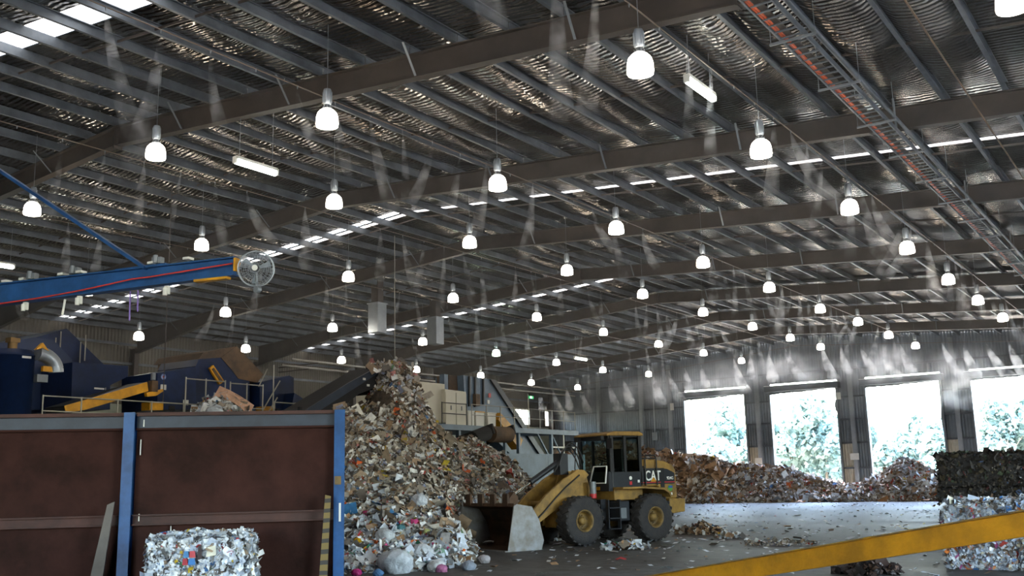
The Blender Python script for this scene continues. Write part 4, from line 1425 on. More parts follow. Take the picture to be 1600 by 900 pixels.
MB().bb((3.98, -W - 0.04, 0.0), (4.22, W + 0.04, 0.03)).build('cutting_edge', m_bucket, bk)
MB().bb((3.80, -W, 1.17), (3.88, W, 1.26)).build('top_lip', m_bucket_in, bk)
for y in (-0.98, -0.36, 0.26, 0.88):
    MB().prism([(3.80, 1.20), (3.90, 1.20), (3.90, 1.50), (3.84, 1.52)], 'y', y - 0.12, y + 0.12).build('top_bracket', m_bucket_in, bk)

# ------------------------------------------------------------------ steel push wall in the foreground
BA, BB_ = Vector((-14.04, 7.68, 0)), Vector((-10.52, 10.94, 0))
bdir = (BB_ - BA).normalized()
brz = math.atan2(bdir.y, bdir.x)
m_chan = mat('dull_blue_channel', '323a46', 0.55, 0, 0.3, 2, col2='252b34')
m_rustl = mat('worn_rust_rail', '52332a', 0.75, 0.0, 0.35, 1.5, col2='38251f')
m_brace = mat('dirty_brace_plate', '6b625a', 0.6, 0.2, 0.3, 2)
bw = empty('push_wall', (BA.x, BA.y, 0), brz)
tag(bw, 'rust brown steel push wall with blue posts in front of the heap', 'steel wall')
LB = (BB_ - BA).length
P1 = 1.79                                      # first post, along the wall from its origin
HB = 2.94
for (a, b) in ((-0.9, P1 - 0.08), (P1 + 0.08, LB - 0.12)):
    pn = MB().bb((a, 0.0, 0.0), (b, 0.012, HB - 0.02)).build('steel_panel', m_rust, bw)
    MB().bb((a, -0.10, HB - 0.05), (b, 0.06, HB)).build('top_flange', m_rustl, bw)
    MB().bb((a, -0.03, HB - 0.22), (b, -0.0, HB - 0.05)).build('top_channel', m_chan, bw)
    MB().bb((a, -0.08, HB - 0.25), (b, 0.0, HB - 0.22)).build('channel_lip', m_rust, bw)
    for z in (1.36, 0.25):
        mb = MB().bb((a, -0.10, z), (b, -0.0, z + 0.02)).bb((a, -0.10, z + 0.13), (b, 0.0, z + 0.15)).bb((a, -0.03, z), (b, -0.0, z + 0.15))
        mb.build('rail_channel', m_rustl, bw)
for xp in (P1, LB - 0.06):
    mb = MB()
    mb.bb((xp - 0.075, -0.17, 0), (xp + 0.075, -0.155, HB)).bb((xp - 0.075, 0.03, 0), (xp + 0.075, 0.045, HB)).bb((xp - 0.008, -0.16, 0), (xp + 0.008, 0.04, HB))
    mb.build('post', m_cblue, bw, 'blue painted I-section post')
MB().bb((LB - 0.125, -0.174, 1.86), (LB - 0.03, -0.171, 1.98)).build('yellow_band', m_rim, bw)
MB().bb((LB - 0.06, -0.174, 1.34), (LB - 0.03, -0.171, 1.6)).build('scraped_patch', m_white, bw)
for (x, z, h) in ((P1 + 0.17, HB - 0.2, 0.1), (P1 + 0.14, HB - 0.6, 0.22), (P1 + 0.16, 1.42, 0.1), (P1 + 0.6, 1.24, 0.1)):
    MB().bb((x, -0.05, z), (x + 0.012, -0.03, z + h)).build('chalk_mark', m_white, bw)
m_stripe = mat('hazard_striped_board', 'c89a2a', 0.6, 0, 0.3, 3)
nt = m_stripe.node_tree
b_ = nt.nodes['Principled BSDF']
wv_ = nt.nodes.new('ShaderNodeTexWave'); wv_.bands_direction = 'Z'; wv_.inputs['Scale'].default_value = 2.2; wv_.inputs['Distortion'].default_value = 1.5
g_ = nt.nodes.new('ShaderNodeNewGeometry'); nt.links.new(g_.outputs['Position'], wv_.inputs['Vector'])
rp_ = nt.nodes.new('ShaderNodeValToRGB'); rp_.color_ramp.interpolation = 'CONSTANT'
rp_.color_ramp.elements[0].color = lin('75602e'); rp_.color_ramp.elements[1].position = 0.62; rp_.color_ramp.elements[1].color = lin('35302a')
nt.links.new(wv_.outputs['Fac'], rp_.inputs['Fac']); nt.links.new(rp_.outputs[0], b_.inputs['Base Color'])
MB().prism([(P1 - 0.11, 1.70), (P1 - 0.20, 1.66), (P1 - 0.50, 0.0), (P1 - 0.28, 0.0)], 'y', -0.34, -0.30).build('brace_plate', m_brace, bw, 'grey raking brace beside the first post')
MB().prism([(LB - 0.17, 1.70), (LB - 0.25, 1.72), (LB - 0.36, 0.0), (LB - 0.23, 0.0)], 'y', -0.32, -0.28).build('brace_plate', m_stripe, bw, 'yellow and black striped raking brace')

# ------------------------------------------------------------------ bales
def bale(name, loc, rz, dims, pal, label, group, seed, n=2600, size=0.11, core=None, m=None, bulge=0.04, strap=True):
    rg = np.random.default_rng(seed)
    e = empty(name, loc, rz)
    tag(e, label, 'bale', group)
    dx, dy, dz = [d / 2 for d in dims]
    mb = MB().bb((-dx, -dy, 0), (dx, dy, 2 * dz))
    c = mb.build('packed_core', core or m_core, e, bevel=0.06)
    areas = np.array([dims[1] * dims[2]] * 2 + [dims[0] * dims[2]] * 2 + [dims[0] * dims[1]])
    fi = rg.choice(5, n, p=areas / areas.sum())
    u, w = rg.uniform(-1, 1, n), rg.uniform(-1, 1, n)
    out = rg.uniform(0.0, bulge, n)
    pos, nr = np.zeros((n, 3)), np.zeros((n, 3))
    for k, (ax, sg) in enumerate(((0, -1), (0, 1), (1, -1), (1, 1), (2, 1))):
        s = fi == k
        d = np.array([dx, dy, dz])
        oth = [i for i in range(3) if i != ax]
        pos[s, ax] = sg * (d[ax] + out[s])
        pos[s, oth[0]] = u[s] * d[oth[0]]
        pos[s, oth[1]] = w[s] * d[oth[1]]
        nr[s, ax] = sg
    pos[:, 2] += dz
    cc_, ww_ = palette(pal)
    col = cc_[rg.choice(len(cc_), n, p=ww_)] * rg.uniform(0.7, 1.1, (n, 1))
    nn = nr + rg.normal(0, 0.5, (n, 3)); nn /= np.linalg.norm(nn, axis=1)[:, None]
    # sheets lie flat on their face
    a = rg.normal(0, 1, (n, 3)); a -= (a * nn).sum(1)[:, None] * nn; a /= np.linalg.norm(a, axis=1)[:, None]
    b = np.cross(nn, a)
    L = np.exp(rg.normal(np.log(size), 0.45, n))[:, None]; Wd = L * rg.uniform(0.4, 1.0, (n, 1)); cu = rg.normal(0, 0.22, (n, 1)) * L
    v = np.empty((n, 6, 3))
    for i, s in enumerate((-0.5, 0, 0.5)):
        lift = nn * cu * (abs(s) * 2)
        for j, t in enumerate((-0.5, 0.5)):
            v[:, 2 * i + j] = pos + a * L * s * (1 + rg.uniform(-0.25, 0.25, (n, 1))) + b * Wd * t * (1 + rg.uniform(-0.25, 0.25, (n, 1))) + lift
    v[:, :, 2] = np.maximum(v[:, :, 2], 0.005)
    base = (np.arange(n) * 6)[:, None]
    f = np.concatenate([base + np.array([0, 2, 3, 1]), base + np.array([2, 4, 5, 3])], axis=1).reshape(-1, 4)
    o = link('pressed_scraps', np_mesh('pressed_scraps', v.reshape(-1, 3), f, np.repeat(col, 6, axis=0)), m or m_scrap, e)
    o['kind'] = 'stuff'
    if strap:
        for k in range(4):
            y = -dy + (k + 0.5) * dims[1] / 4
            mb = MB()
            r_ = 0.006; g = 0.03
            mb.path([(-dx - g, y, 0.02), (-dx - g, y, 2 * dz + g), (dx + g, y, 2 * dz + g), (dx + g, y, 0.02)], r_, 5)
            mb.build('baling_wire', m_grey, e)
    return e


m_film = attr_mat('pressed_film_and_paper', 0.32, 0.6)
PAL_BALE = [('eef1f4', 9), ('d4dbe6', 7), ('b9c2d0', 5), ('f7f7f5', 6), ('8f8c88', 4), ('5d5652', 3), ('a58e74', 2), ('b33a3a', 0.25), ('3f70a8', 0.3), ('d8b83a', 0.3), ('4f8f60', 0.15), ('c96f90', 0.1)]
PAL_BALE2 = [('c9d2e0', 7), ('a9b4c6', 6), ('e6ebf2', 6), ('7d828c', 5), ('5a5552', 5), ('8a6f58', 3), ('b8463a', 0.6), ('d07a3a', 0.5), ('b05a90', 0.4), ('3f70a8', 0.6), ('c9c0a8', 2)]
PAL_FLECK = [('2a2622', 10), ('332e2a', 10), ('1f1c1a', 8), ('48402f', 4), ('3e4a38', 2), ('5c544c', 3), ('8c8a88', 0.5), ('7a4a4a', 0.6), ('4a5a78', 0.6)]
frz = brz
e = bale('paper_bale', (-11.16, 8.98, 0), frz, (1.14, 1.1, 1.2), PAL_BALE, 'square bale of white paper and film standing before the rusty push wall', None, 51, 16000, 0.052, m=m_film, bulge=0.07)
# the bright leaflet and the dark folder pressed into its face
def on_bale(name, hx, x0, x1, z0, z1, lab, skew=0.0):
    o = MB().prism([(x0, z0), (x1, z0 + skew), (x1 - 0.01, z1 + skew), (x0 + 0.01, z1)], 'y', -0.66, -0.645).build(name, sheet_mat(hx), e, lab)


on_bale('leaflet_patch', 'c94f55', -0.08, 0.0, 1.0, 1.08, 'red square of the printed leaflet')
on_bale('leaflet_patch', '4f86b8', -0.15, -0.08, 1.0, 1.08, 'teal square of the printed leaflet')
on_bale('leaflet_patch', 'a8323c', -0.16, -0.09, 0.91, 0.99, 'dark red square of the printed leaflet')
on_bale('leaflet_patch', '3f7fc0', -0.09, 0.0, 0.91, 0.99, 'blue square of the printed leaflet')
on_bale('dark_folder', '3a2c2c', 0.02, 0.08, 0.97, 1.14, 'dark brown folder edge', 0.01)
on_bale('cream_card', 'e4ddc8', 0.13, 0.25, 1.0, 1.12, 'cream card with a blue dot', 0.02)

DZ = 0.74
drz = 0.0
bx, by = -4.0, 25.6
for lay in range(3):
    ofs = [0.0, -0.32, 0.12][lay]
    for k in range(3):
        bale('dark_bale', (-4.55 + k * 1.42 + (0.0, -0.02, 0.02)[lay] + (0.0 if lay != 1 else -0.55 * (k > 0)), 25.45, lay * DZ), random.uniform(-0.015, 0.015), (1.40, 1.2, DZ - 0.01),
             PAL_FLECK, ['dark pressed bale in the bottom layer of the stack', 'dark pressed bale in the middle layer of the stack', 'dark pressed bale in the top layer of the stack'][lay],
             ['bottom', 'middle', 'top'][lay] + ' layer of the dark bale stack', 60 + lay * 3 + k, 3200, 0.055, core=m_rubber, bulge=0.02, strap=False)
bale('mixed_bale', (-3.85, 21.75, 0), 0.05, (1.15, 1.15, 1.2), PAL_BALE2, 'pressed bale of blue-white film at the free corner of the dark stack', None, 71, 12000, 0.065, m=m_film, bulge=0.08)
bale('mixed_bale', (-2.55, 21.85, 0), -0.04, (1.15, 1.2, 1.22), PAL_BALE2, 'second pressed bale of pale film, beside the corner bale', None, 72, 12000, 0.065, m=m_film, bulge=0.08)

# ------------------------------------------------------------------ the yellow beam across the corner
yb = empty('yellow_beam', (-7.9, 13.2, 0))
tag(yb, 'long sloping yellow steel beam with worn top flange crossing the floor', 'steel beam')
o0 = Vector((-7.9, 13.2, 0))
pA, pB = Vector((-8.1, 13.28, 0.14)), Vector((1.9, 8.37, 2.0))
# through the points seen: (-1.47, 10.20, 1.37), (-4.49, 11.84, 0.82), (-6.44, 12.57, 0.45)
mbw = MB().bar(pA - o0, pB - o0, 0.012, 0.20).build('web', m_beam_yellow, yb)
upn = (pB - pA).cross(Vector((0, 0, 1)).cross(pB - pA)).normalized()
for s in (-1, 1):
    off = upn * (s * 0.105)
    MB().bar(pA - o0 + off, pB - o0 + off, 0.10, 0.014).build('flange', m_beam_yellow if s < 0 else mat('worn_top_flange', '6a5a44', 0.6, 0.2, 0.4, 5, col2='b08018'), yb)
MB().bb((9.68, -4.95, 0), (9.92, -4.71, 2.1)).build('support_post', m_beam_yellow, yb)
MB().bb((-0.4, -0.1, 0), (0.0, 0.25, 0.04)).build('foot_plate', m_beam_yellow, yb)

# ------------------------------------------------------------------ jib crane and fan
cr_ = empty('jib_crane', (-15.3, 6.32, 0))
tag(cr_, 'blue jib crane boom with a raking tie bar and red festoon cable', 'jib crane')
o1 = Vector((-15.3, 6.32, 0))
b0, b1 = Vector((-15.0, 6.39, 4.40)), Vector((-9.30, 7.83, 4.44))
bd = (b1 - b0)
def along(t, dz=0.0, side=0.0):
    s = bd.cross(Vector((0, 0, 1))).normalized()
    return b0 + bd * t + Vector((0, 0, dz)) + s * side - o1
s_ = bd.cross(Vector((0, 0, 1))).normalized()
mb = MB()
hA, hB = 0.155, 0.105
for (sg) in (-1, 1):
    p, q = along(0, sg * hA), along(1, sg * hB)
    mb.bar(p, q, 0.13, 0.014)
vs = [along(0, -hA, 0.005), along(1, -hB, 0.005), along(1, hB, 0.005), along(0, hA, 0.005), along(0, -hA, -0.005), along(1, -hB, -0.005), along(1, hB, -0.005), along(0, hA, -0.005)]
mb.add(vs, [(0, 1, 2, 3), (7, 6, 5, 4), (0, 4, 5, 1), (3, 2, 6, 7), (0, 3, 7, 4), (1, 5, 6, 2)])
mb.build('boom', m_cblue, cr_)
MB().bar(along(0.78, hB + 0.0, 0.05), Vector((-15.2, 6.35, 7.55)) - o1, 0.075, 0.04).build('tie_bar', m_cblue, cr_)
MB().bar(along(0.70, 0.13), along(0.83, 0.13), 0.11, 0.02).build('tie_bracket', m_cblue, cr_)
MB().lathe([(0.0, 0.0), (0.26, 0.0), (0.26, 0.03), (0.11, 0.03), (0.11, 7.6), (0.0, 7.6)], 16, None, (0, 0, 0)).build('mast', m_cblue, cr_)
MB().bar(along(0.905, -0.13, 0.03), along(0.985, -0.135, 0.03), 0.09, 0.03).build('yellow_bumper', m_yellow, cr_)
MB().box(along(1.0, 0.02), (0.03, 0.10, 0.16), rz=0.25).build('end_stop', m_yellow, cr_)
pts = []
for i in range(15):
    t = 0.30 + 0.70 * i / 14
    pts.append(along(t, -0.16 + 0.20 * max(0, (t - 0.30) / 0.70) ** 0.7 - (0.05 * math.sin((t - 0.30) / 0.48 * PI) if t < 0.78 else 0.02), 0.09))
MB().path(pts, 0.010, 6).build('festoon_cable', m_red, cr_, 'red cable slung along the boom')
for t in (0.39, 0.44, 0.55, 0.60, 0.79, 0.88):
    mb = MB().box(along(t, 0.17), (0.09, 0.10, 0.03), rz=0.2)
    mb.build('top_clip', m_white, cr_)
for t in (0.46, 0.58, 0.80):
    mb = MB().box(along(t, 0.20, -0.02), (0.13, 0.08, 0.08), rz=0.3).tube(along(t, 0.16, 0.03), along(t, 0.26, 0.03), 0.03, 8)
    mb.build('trolley_block', m_grey, cr_)
for t in (0.45, 0.83, 0.60):
    mb = MB().box(along(t, -0.19), (0.05, 0.05, 0.10), rz=0.3).tube(along(t, -0.17, 0.04), along(t, -0.26, 0.04), 0.028, 8)
    mb.build('cable_hook', m_white, cr_)
m_purple = mat('purple_tape', '6a4f9a', 0.5, 0, 0.2, 4)
for t, h in ((0.735, 0.22), (0.755, 0.12)):
    MB().bar(along(t, -0.15), along(t + 0.001, -0.30 - h), 0.02, 0.003, (1, 0, 0)).build('purple_tape', m_purple, cr_)
MB().bar(along(0.56, -0.16), along(0.555, -0.36), 0.03, 0.003, (1, 0, 0)).build('white_tape', m_white, cr_)

fan = empty('wall_fan', (-9.05, 7.91, 4.39))
tag(fan, 'round caged fan fixed to the tip of the blue jib boom', 'fan')
axis = Vector((0.62, -0.78, -0.05)).normalized()
q = axis.to_track_quat('Z', 'Y').to_matrix()
cage = MB()
RF = 0.21
def circ(r, z, n=30):
    return [q @ Vector((r * math.cos(2 * PI * k / n), r * math.sin(2 * PI * k / n), z)) for k in range(n + 1)]
cage.path(circ(RF, 0.0), 0.007, 5).path(circ(RF * 0.98, 0.06), 0.004, 5).path(circ(RF * 0.98, -0.06), 0.004, 5)
for rr_, zz_ in ((0.16, 0.075), (0.11, 0.085), (0.06, 0.09), (0.16, -0.075), (0.11, -0.085)):
    cage.path(circ(rr_, zz_, 22), 0.002, 4)
for k in range(28):
    t = 2 * PI * k / 28
    for sg in (-1, 1):
        cage.path([q @ Vector((0.04 * math.cos(t), 0.04 * math.sin(t), sg * 0.09)), q @ Vector((0.15 * math.cos(t), 0.15 * math.sin(t), sg * 0.08)), q @ Vector((RF * math.cos(t), RF * math.sin(t), sg * 0.0))], 0.0016, 4)
cage.build('cage', m_duct, fan)
m_blade = mat('grey_fan_blade', 'aab4bc', 0.35, 0.5, 0.1, 4)
for k in range(3):
    t = 2 * PI * k / 3 + 0.4
    vs = []
    for (r, a, z) in ((0.04, -0.22, -0.02), (0.04, 0.22, 0.02), (0.18, -0.2, -0.03), (0.18, 0.14, 0.03)):
        vs.append(q @ Vector((r * math.cos(t + a), r * math.sin(t + a), z)))
    vs2 = [p + q @ Vector((0, 0, 0.004)) for p in vs]
    mb = MB().add(vs + vs2, [(0, 1, 3, 2), (4, 6, 7, 5), (0, 4, 5, 1), (1, 5, 7, 3), (3, 7, 6, 2), (2, 6, 4, 0)])
    mb.build('blade', m_blade, fan)
MB().tube(q @ Vector((0, 0, -0.16)), q @ Vector((0, 0, 0.05)), 0.045, 14).build('motor', m_black, fan)
MB().tube(q @ Vector((0, 0, 0.09)), q @ Vector((0, 0, 0.096)), 0.035, 14).build('round_badge', m_white, fan)
MB().bar(Vector((0.0, 0, -0.02)), Vector((0.02, 0, -0.24)), 0.03, 0.02).build('stem', m_grey, fan)
MB().tube((0.02, -0.02, -0.25), (0.02, 0.04, -0.25), 0.04, 12).path([(0.02, 0, -0.28), (0.02, 0, -0.36), (0.03, 0, -0.42)], 0.003, 5).build('pivot_and_cord', m_grey, fan)
MB().bar(q @ Vector((0, 0, -0.15)), Vector((-0.26, -0.06, 0.03)), 0.04, 0.04).build('mount_bracket', m_black, fan)

# ------------------------------------------------------------------ sorting plant behind the push wall (navy machines on a steel deck)
dk = empty('machine_deck', (-24.6, 12, 0))
tag(dk, 'steel deck on legs carrying the navy sorting machines', 'platform')
MB().bb((-13, -2.5, 3.35), (0.1, 13.5, 3.5)).build('deck_plate', m_grey, dk)
for yy_ in (-2, 3, 8, 13):
    for xx_ in (-0.2, -6, -12.5):
        MB().bb((xx_ - 0.1, yy_ - 0.1, 0), (xx_ + 0.1, yy_ + 0.1, 3.35)).build('leg', m_grey, dk)


def railing(name, x, y0, y1, z0, z1, n, label, r=0.022, m=m_rail):
    e = empty(name, (x, y0, z0))
    tag(e, label, 'railing')
    L, h = y1 - y0, z1 - z0
    for k in range(n):
        y = L * k / (n - 1)
        MB().tube((0, y, 0), (0, y, h), r, 6).build('post', m, e)
    for t in (0.97, 0.5):
        MB().tube((0, 0, h * t), (0, L, h * t), r * 0.9, 6).build('rail', m, e)
    return e


railing('guard_rail', -24.6, 14.55, 18.9, 3.5, 4.32, 5, 'galvanised guard rail in front of the yellow conveyor side')
railing('guard_rail', -24.6, 18.95, 20.4, 3.5, 5.09, 3, 'tall galvanised guard rail before the navy control boxes')
railing('guard_rail', -24.6, 20.6, 21.9, 3.5, 5.06, 3, 'galvanised guard rail behind the small heap of bags')
railing('guard_rail', -24.6, 22.4, 24.2, 3.5, 4.55, 3, 'low guard rail beside the dark discharge conveyor')
st = empty('stair_rail', (-24.8, 21.8, 3.5)); tag(st, 'sloping stair handrail beside the navy box', 'railing')
MB().tube((0, 0, 0.35), (0, 1.0, 1.75), 0.02, 6).tube((0, 0.1, 1.5), (0, 0.45, 2.1), 0.018, 6).build('handrail', m_rail, st)
MB().tube((0, 0.72, 0), (0, 0.72, 2.25), 0.022, 6).build('post', m_rail, st)
MB().tube((0, 0, 0.0), (0, 0.9, 1.2), 0.02, 6).build('mid_rail', m_rail, st)

# the round tank with its duct elbow
tk = empty('round_tank', (-25.6, 14.2, 3.5))
tag(tk, 'navy cylindrical dust tank with an elbow duct on the machine deck', 'tank')
MB().lathe([(0.0, 0.0), (0.56, 0.0), (0.56, 1.85), (0.57, 1.85), (0.57, 1.9), (0.54, 1.92), (0.50, 2.02), (0.0, 2.06)], 32).build('tank_body', m_blue, tk)
MB().tube((0.1, -0.05, 2.02), (0.1, -0.05, 2.28), 0.12, 12).bb((-0.03, -0.18, 2.22), (0.23, 0.08, 2.34)).build('motor', mat('bronze_motor', '8a6a3a', 0.5, 0.3, 0.3, 4), tk)
MB().bb((0.545, -0.03, 1.78), (0.56, 0.22, 1.84)).build('white_plate', m_white, tk)
eb = []
for k in range(9):
    t = PI / 2 * k / 8
    eb.append(Vector((0.45, 0.45 + 0.55 * math.sin(t), 1.95 - 0.45 * (1 - math.cos(t)))))
mb = MB()
for a, b in zip(eb[:-1], eb[1:]):
    mb.tube(a, b + (b - a) * 0.15, 0.19, 14)
mb.build('elbow_duct', m_duct, tk)
MB().prism([(0.30, 2.02), (0.48, 2.22), (0.66, 2.02), (0.48, 2.08)], 'x', 0.5, 0.62).build('yellow_guard', m_yellow, tk)
MB().box((0.5, 0.72, 1.55), (0.1, 0.3, 0.14)).build('yellow_bracket', m_yellow, tk)
MB().bb((0.3, 0.45, 1.2), (0.5, 0.75, 1.4)).build('valve_box', m_grey, tk)


def machine(name, x0, poly, depth, m, label, bevel=0.0):
    """a housing with the given side outline (y, z) at x0, reaching back by depth"""
    cy = sum(p[0] for p in poly) / len(poly); zb = min(p[1] for p in poly)
    e = empty(name, (x0, cy, zb))
    tag(e, label, 'machine')
    MB().prism([(p[0] - cy, p[1] - zb) for p in poly], 'x', 0, -depth).build('housing', m, e, bevel=bevel)
    return e, cy, zb


e, cy, zb = machine('peaked_hood', -30.0, [(17.40, 6.65), (18.40, 7.04), (19.82, 5.97), (19.91, 4.49), (17.20, 4.37)], 3.0, m_blue, 'tall navy peaked machine hood behind the round tank')
for (px_) in [(17.98, 6.33), (18.14, 6.55), (18.85, 6.28), (19.02, 6.53)]:
    MB().tube((0.12, px_[0] - cy, px_[1] - zb - 0.5), (0.12, px_[0] - cy, px_[1] - zb + 0.35), 0.02, 6).build('lifting_post', m_rail, e)
e, cy, zb = machine('feeder_hood', -28.6, [(14.77, 5.90), (15.49, 6.14), (16.51, 6.41), (17.12, 6.40), (17.79, 5.85), (17.89, 4.32), (14.90, 4.19)], 2.5, mat('dark_navy_paint', '1d2f52', 0.45, 0, 0.3, 1.5), 'dark navy feeder hood with sloping roof by the tank')
e, cy, zb = machine('hopper_box', -27.0, [(16.80, 5.55), (18.65, 5.59), (18.66, 5.27), (18.07, 4.96), (18.11, 4.24), (16.85, 4.18)], 2.2, m_blue, 'navy hopper box with white lettering above the yellow conveyor')
ql = [(17.73, 4.84), (18.42, 4.96)]
MB().box((0.008, ql[0][0] - cy - 0.02, ql[0][1] - zb), (0.012, 0.33, 0.05)).build('faded_lettering', m_decal_w, e, 'faded white lettering strip')
text('white_numeral', '1', 0.10, m_decal_w, e, face_matrix((0.01, ql[0][0] - cy + 0.19, ql[0][1] - zb), (0, 1, 0), (0, 0, 1)), 0.003)
MB().box((0.01, ql[1][0] - cy, ql[1][1] - zb - 0.08), (0.02, 0.2, 0.07)).build('warning_plate', m_yellow, e)
e, cy, zb = machine('inclined_conveyor', -25.0, [(15.39, 4.10), (17.90, 4.90), (17.95, 4.64), (15.97, 4.01), (15.44, 3.92)], 0.9, m_black, 'inclined conveyor with a bright yellow side plate on the machine deck')
MB().prism([(p[0] - cy, p[1] - zb) for p in [(15.39, 4.10), (17.90, 4.90), (17.95, 4.64), (15.97, 4.01), (15.44, 3.92)]], 'x', 0.0, 0.03).build('yellow_side_plate', m_yellow, e)
ym = [(18.04, 5.04), (18.08, 4.78), (18.15, 4.62)]
MB().tube((0.1, ym[0][0] - cy, ym[0][1] - zb - 0.08), (0.1, ym[0][0] - cy, ym[0][1] - zb + 0.12), 0.07, 10).build('drive_motor', m_grey, e)
MB().box((0.05, ym[1][0] - cy, ym[1][1] - zb), (0.2, 0.2, 0.32)).build('gearbox', m_rust2, e)
MB().prism([(p[0] - cy, p[1] - zb) for p in [(17.83, 4.58), (18.38, 4.72), (18.39, 4.65), (18.15, 4.51), (17.86, 4.47)]], 'x', 0.0, 0.12).build('yellow_end_guard', m_yellow, e)
e, cy, zb = machine('control_housing', -26.4, [(19.27, 5.37), (20.70, 5.68), (20.76, 4.32), (19.33, 4.25)], 1.8, m_blue, 'navy housing with a round badge and white notices')
qb = [(19.49, 5.27), (19.50, 4.95), (20.35, 4.52), (20.15, 4.85)]
MB().tube((0.0, qb[0][0] - cy, qb[0][1] - zb), (0.015, qb[0][0] - cy, qb[0][1] - zb), 0.09, 18).build('round_badge', mat('badge_blue_white', 'a9b8d8', 0.5, 0, 0.5, 14, col2='3a4f9a'), e)
MB().tube((0.015, qb[0][0] - cy, qb[0][1] - zb), (0.02, qb[0][0] - cy, qb[0][1] - zb), 0.035, 12).build('badge_centre', m_decal_r, e)
for q_ in (qb[1], qb[2]):
    MB().box((0.01, q_[0] - cy, q_[1] - zb), (0.02, 0.2, 0.16)).build('white_notice', m_white, e)
e, cy, zb = machine('low_guard_box', -25.2, [(18.18, 4.35), (18.64, 4.38), (18.65, 4.14), (18.19, 4.12)], 0.4, m_yellow, 'yellow guard box low on the deck below the badge')
MB().bb((0.0, 0.42, 0.02), (0.03, 0.62, 0.16)).build('mesh_window', m_black, e)
e, cy, zb = machine('transfer_hood', -27.2, [(21.32, 5.82), (21.44, 6.06), (22.33, 6.18), (22.87, 5.76), (23.27, 5.53), (23.61, 5.46), (23.64, 4.49), (21.38, 4.39)], 2.0, m_blue, 'navy transfer hood under the brown flap')
MB().prism([(p[0] - cy, p[1] - zb) for p in [(22.33, 6.18), (22.98, 6.63), (24.21, 5.75), (23.95, 5.44), (23.10, 5.52), (22.81, 5.80)]], 'x', 0.02, -1.9).build('brown_flap', m_rust2, e, 'raised brown rusty flap')
MB().prism([(p[0] - cy, p[1] - zb) for p in [(21.44, 6.06), (21.61, 6.29), (22.51, 6.52), (22.98, 6.63), (22.33, 6.18)]], 'x', 0.0, -2.4).build('brown_roof', m_rust2, e)
MB().prism([(p[0] - cy, p[1] - zb) for p in [(21.79, 5.77), (21.94, 5.89), (22.42, 5.38), (22.23, 5.26)]], 'x', 0.03, 0.12).build('yellow_chain_guard', m_yellow, e)
MB().prism([(p[0] - cy, p[1] - zb) for p in [(21.87, 5.75), (21.95, 5.80), (22.34, 5.38), (22.26, 5.33)]], 'x', 0.12, 0.14).build('guard_mesh', m_rust2, e)
e, cy, zb = machine('navy_end_box', -27.0, [(23.89, 5.44), (25.26, 5.77), (25.48, 5.71), (25.50, 4.56), (23.92, 4.49)], 2.0, m_blue, 'navy box with a sloping top just past the brown flap')
e, cy, zb = machine('brown_screen_panel', -29.5, [(21.83, 6.14), (23.28, 6.42), (23.30, 6.05), (21.84, 5.85)], 0.4, m_rust2, 'brown rusted screen panel behind the navy housing')
e, cy, zb = machine('sloping_cover', -26.5, [(25.05, 5.10), (26.31, 4.57), (24.91, 4.51)], 1.5, m_blue, 'low navy sloping cover at the deck end')
e, cy, zb = machine('yellow_low_box', -25.0, [(22.33, 4.41), (22.80, 4.43), (22.80, 4.30), (22.34, 4.28)], 0.4, m_yellow, 'small yellow box at the foot of the end railing')
pf = MB().tube((-25.5, 18.85, 3.5), (-25.5, 18.85, 11.2), 0.012, 8).build('support_pipe', m_steel_dark)
tag(pf, 'thin vertical pipe rising from the machine deck to the roof', 'pipe')
# plastic bags and card heaped on the deck
bh = empty('bag_heap', (-23.9, 19.6, 3.5)); tag(bh, 'heap of white bags and cardboard showing above the push wall', 'waste heap', kind='stuff')
rg = np.random.default_rng(91)
fnb = lambda X, Y: 0.95 * (1 - np.abs((Y - 19.75) / 1.15) ** 2.0) * (1 - np.abs((X + 23.9) / 0.9) ** 2.5)
v, f = heap_grid(fnb, -24.8, -23.0, 18.5, 21.0, 0.12)
o = link('heap_core', np_mesh('heap_core', v - np.array([-23.9, 19.6, 0]), f), m_core, bh); o['kind'] = 'stuff'
x, y, z = sample_heap(fnb, (-24.8, -23.0, 18.5, 21.0), 2600, rg)
cF, wF = palette(PAL_FRONT)
col = cF[rg.choice(len(cF), len(x), p=wF)] * rg.uniform(0.7, 1.0, (len(x), 1))
v, f, cc = scraps(np.stack([x, y, z + 0.03], 1), heap_normals(fnb, x, y, 0.05), np.exp(rg.normal(np.log(0.15), 0.4, len(x))), col, rg, tilt=0.7)
o = link('loose_scraps', np_mesh('loose_scraps', v - np.array([-23.9, 19.6, 0]), f, cc), m_scrap, bh); o['kind'] = 'stuff'
MB().bb((-1.2, -1.4, -0.12), (1.2, 1.6, 0.0)).build('bin_floor', m_grey, bh)
for xx_ in (-1.1, 1.1):
    for yy_ in (-1.3, 1.5):
        MB().bb((xx_ - 0.06, yy_ - 0.06, -3.5), (xx_ + 0.06, yy_ + 0.06, -0.1)).build('bin_leg', m_grey, bh)
for i, (yy_, zz_, r_, hx, lab) in enumerate(((18.95, 3.95, 0.28, 'dde6ee', 'white plastic sack leaning against the cardboard on the bag heap'), (19.9, 3.8, 0.3, 'd8e0ee', 'pale blue plastic sack low in the bag heap'))):
    blob('plastic_sack', (-23.3, yy_, zz_), r_, hx, lab, 'plastic sack', 81 + i)
o = sheet('cardboard_sheet', (-23.4, 19.8, 4.42), (0.75, -0.2, 0.5), 1.15, 0.45, sheet_mat('c39a80'), 1.6, -0.12)
tag(o, 'pinkish brown cardboard sheet on top of the bag heap', 'cardboard')

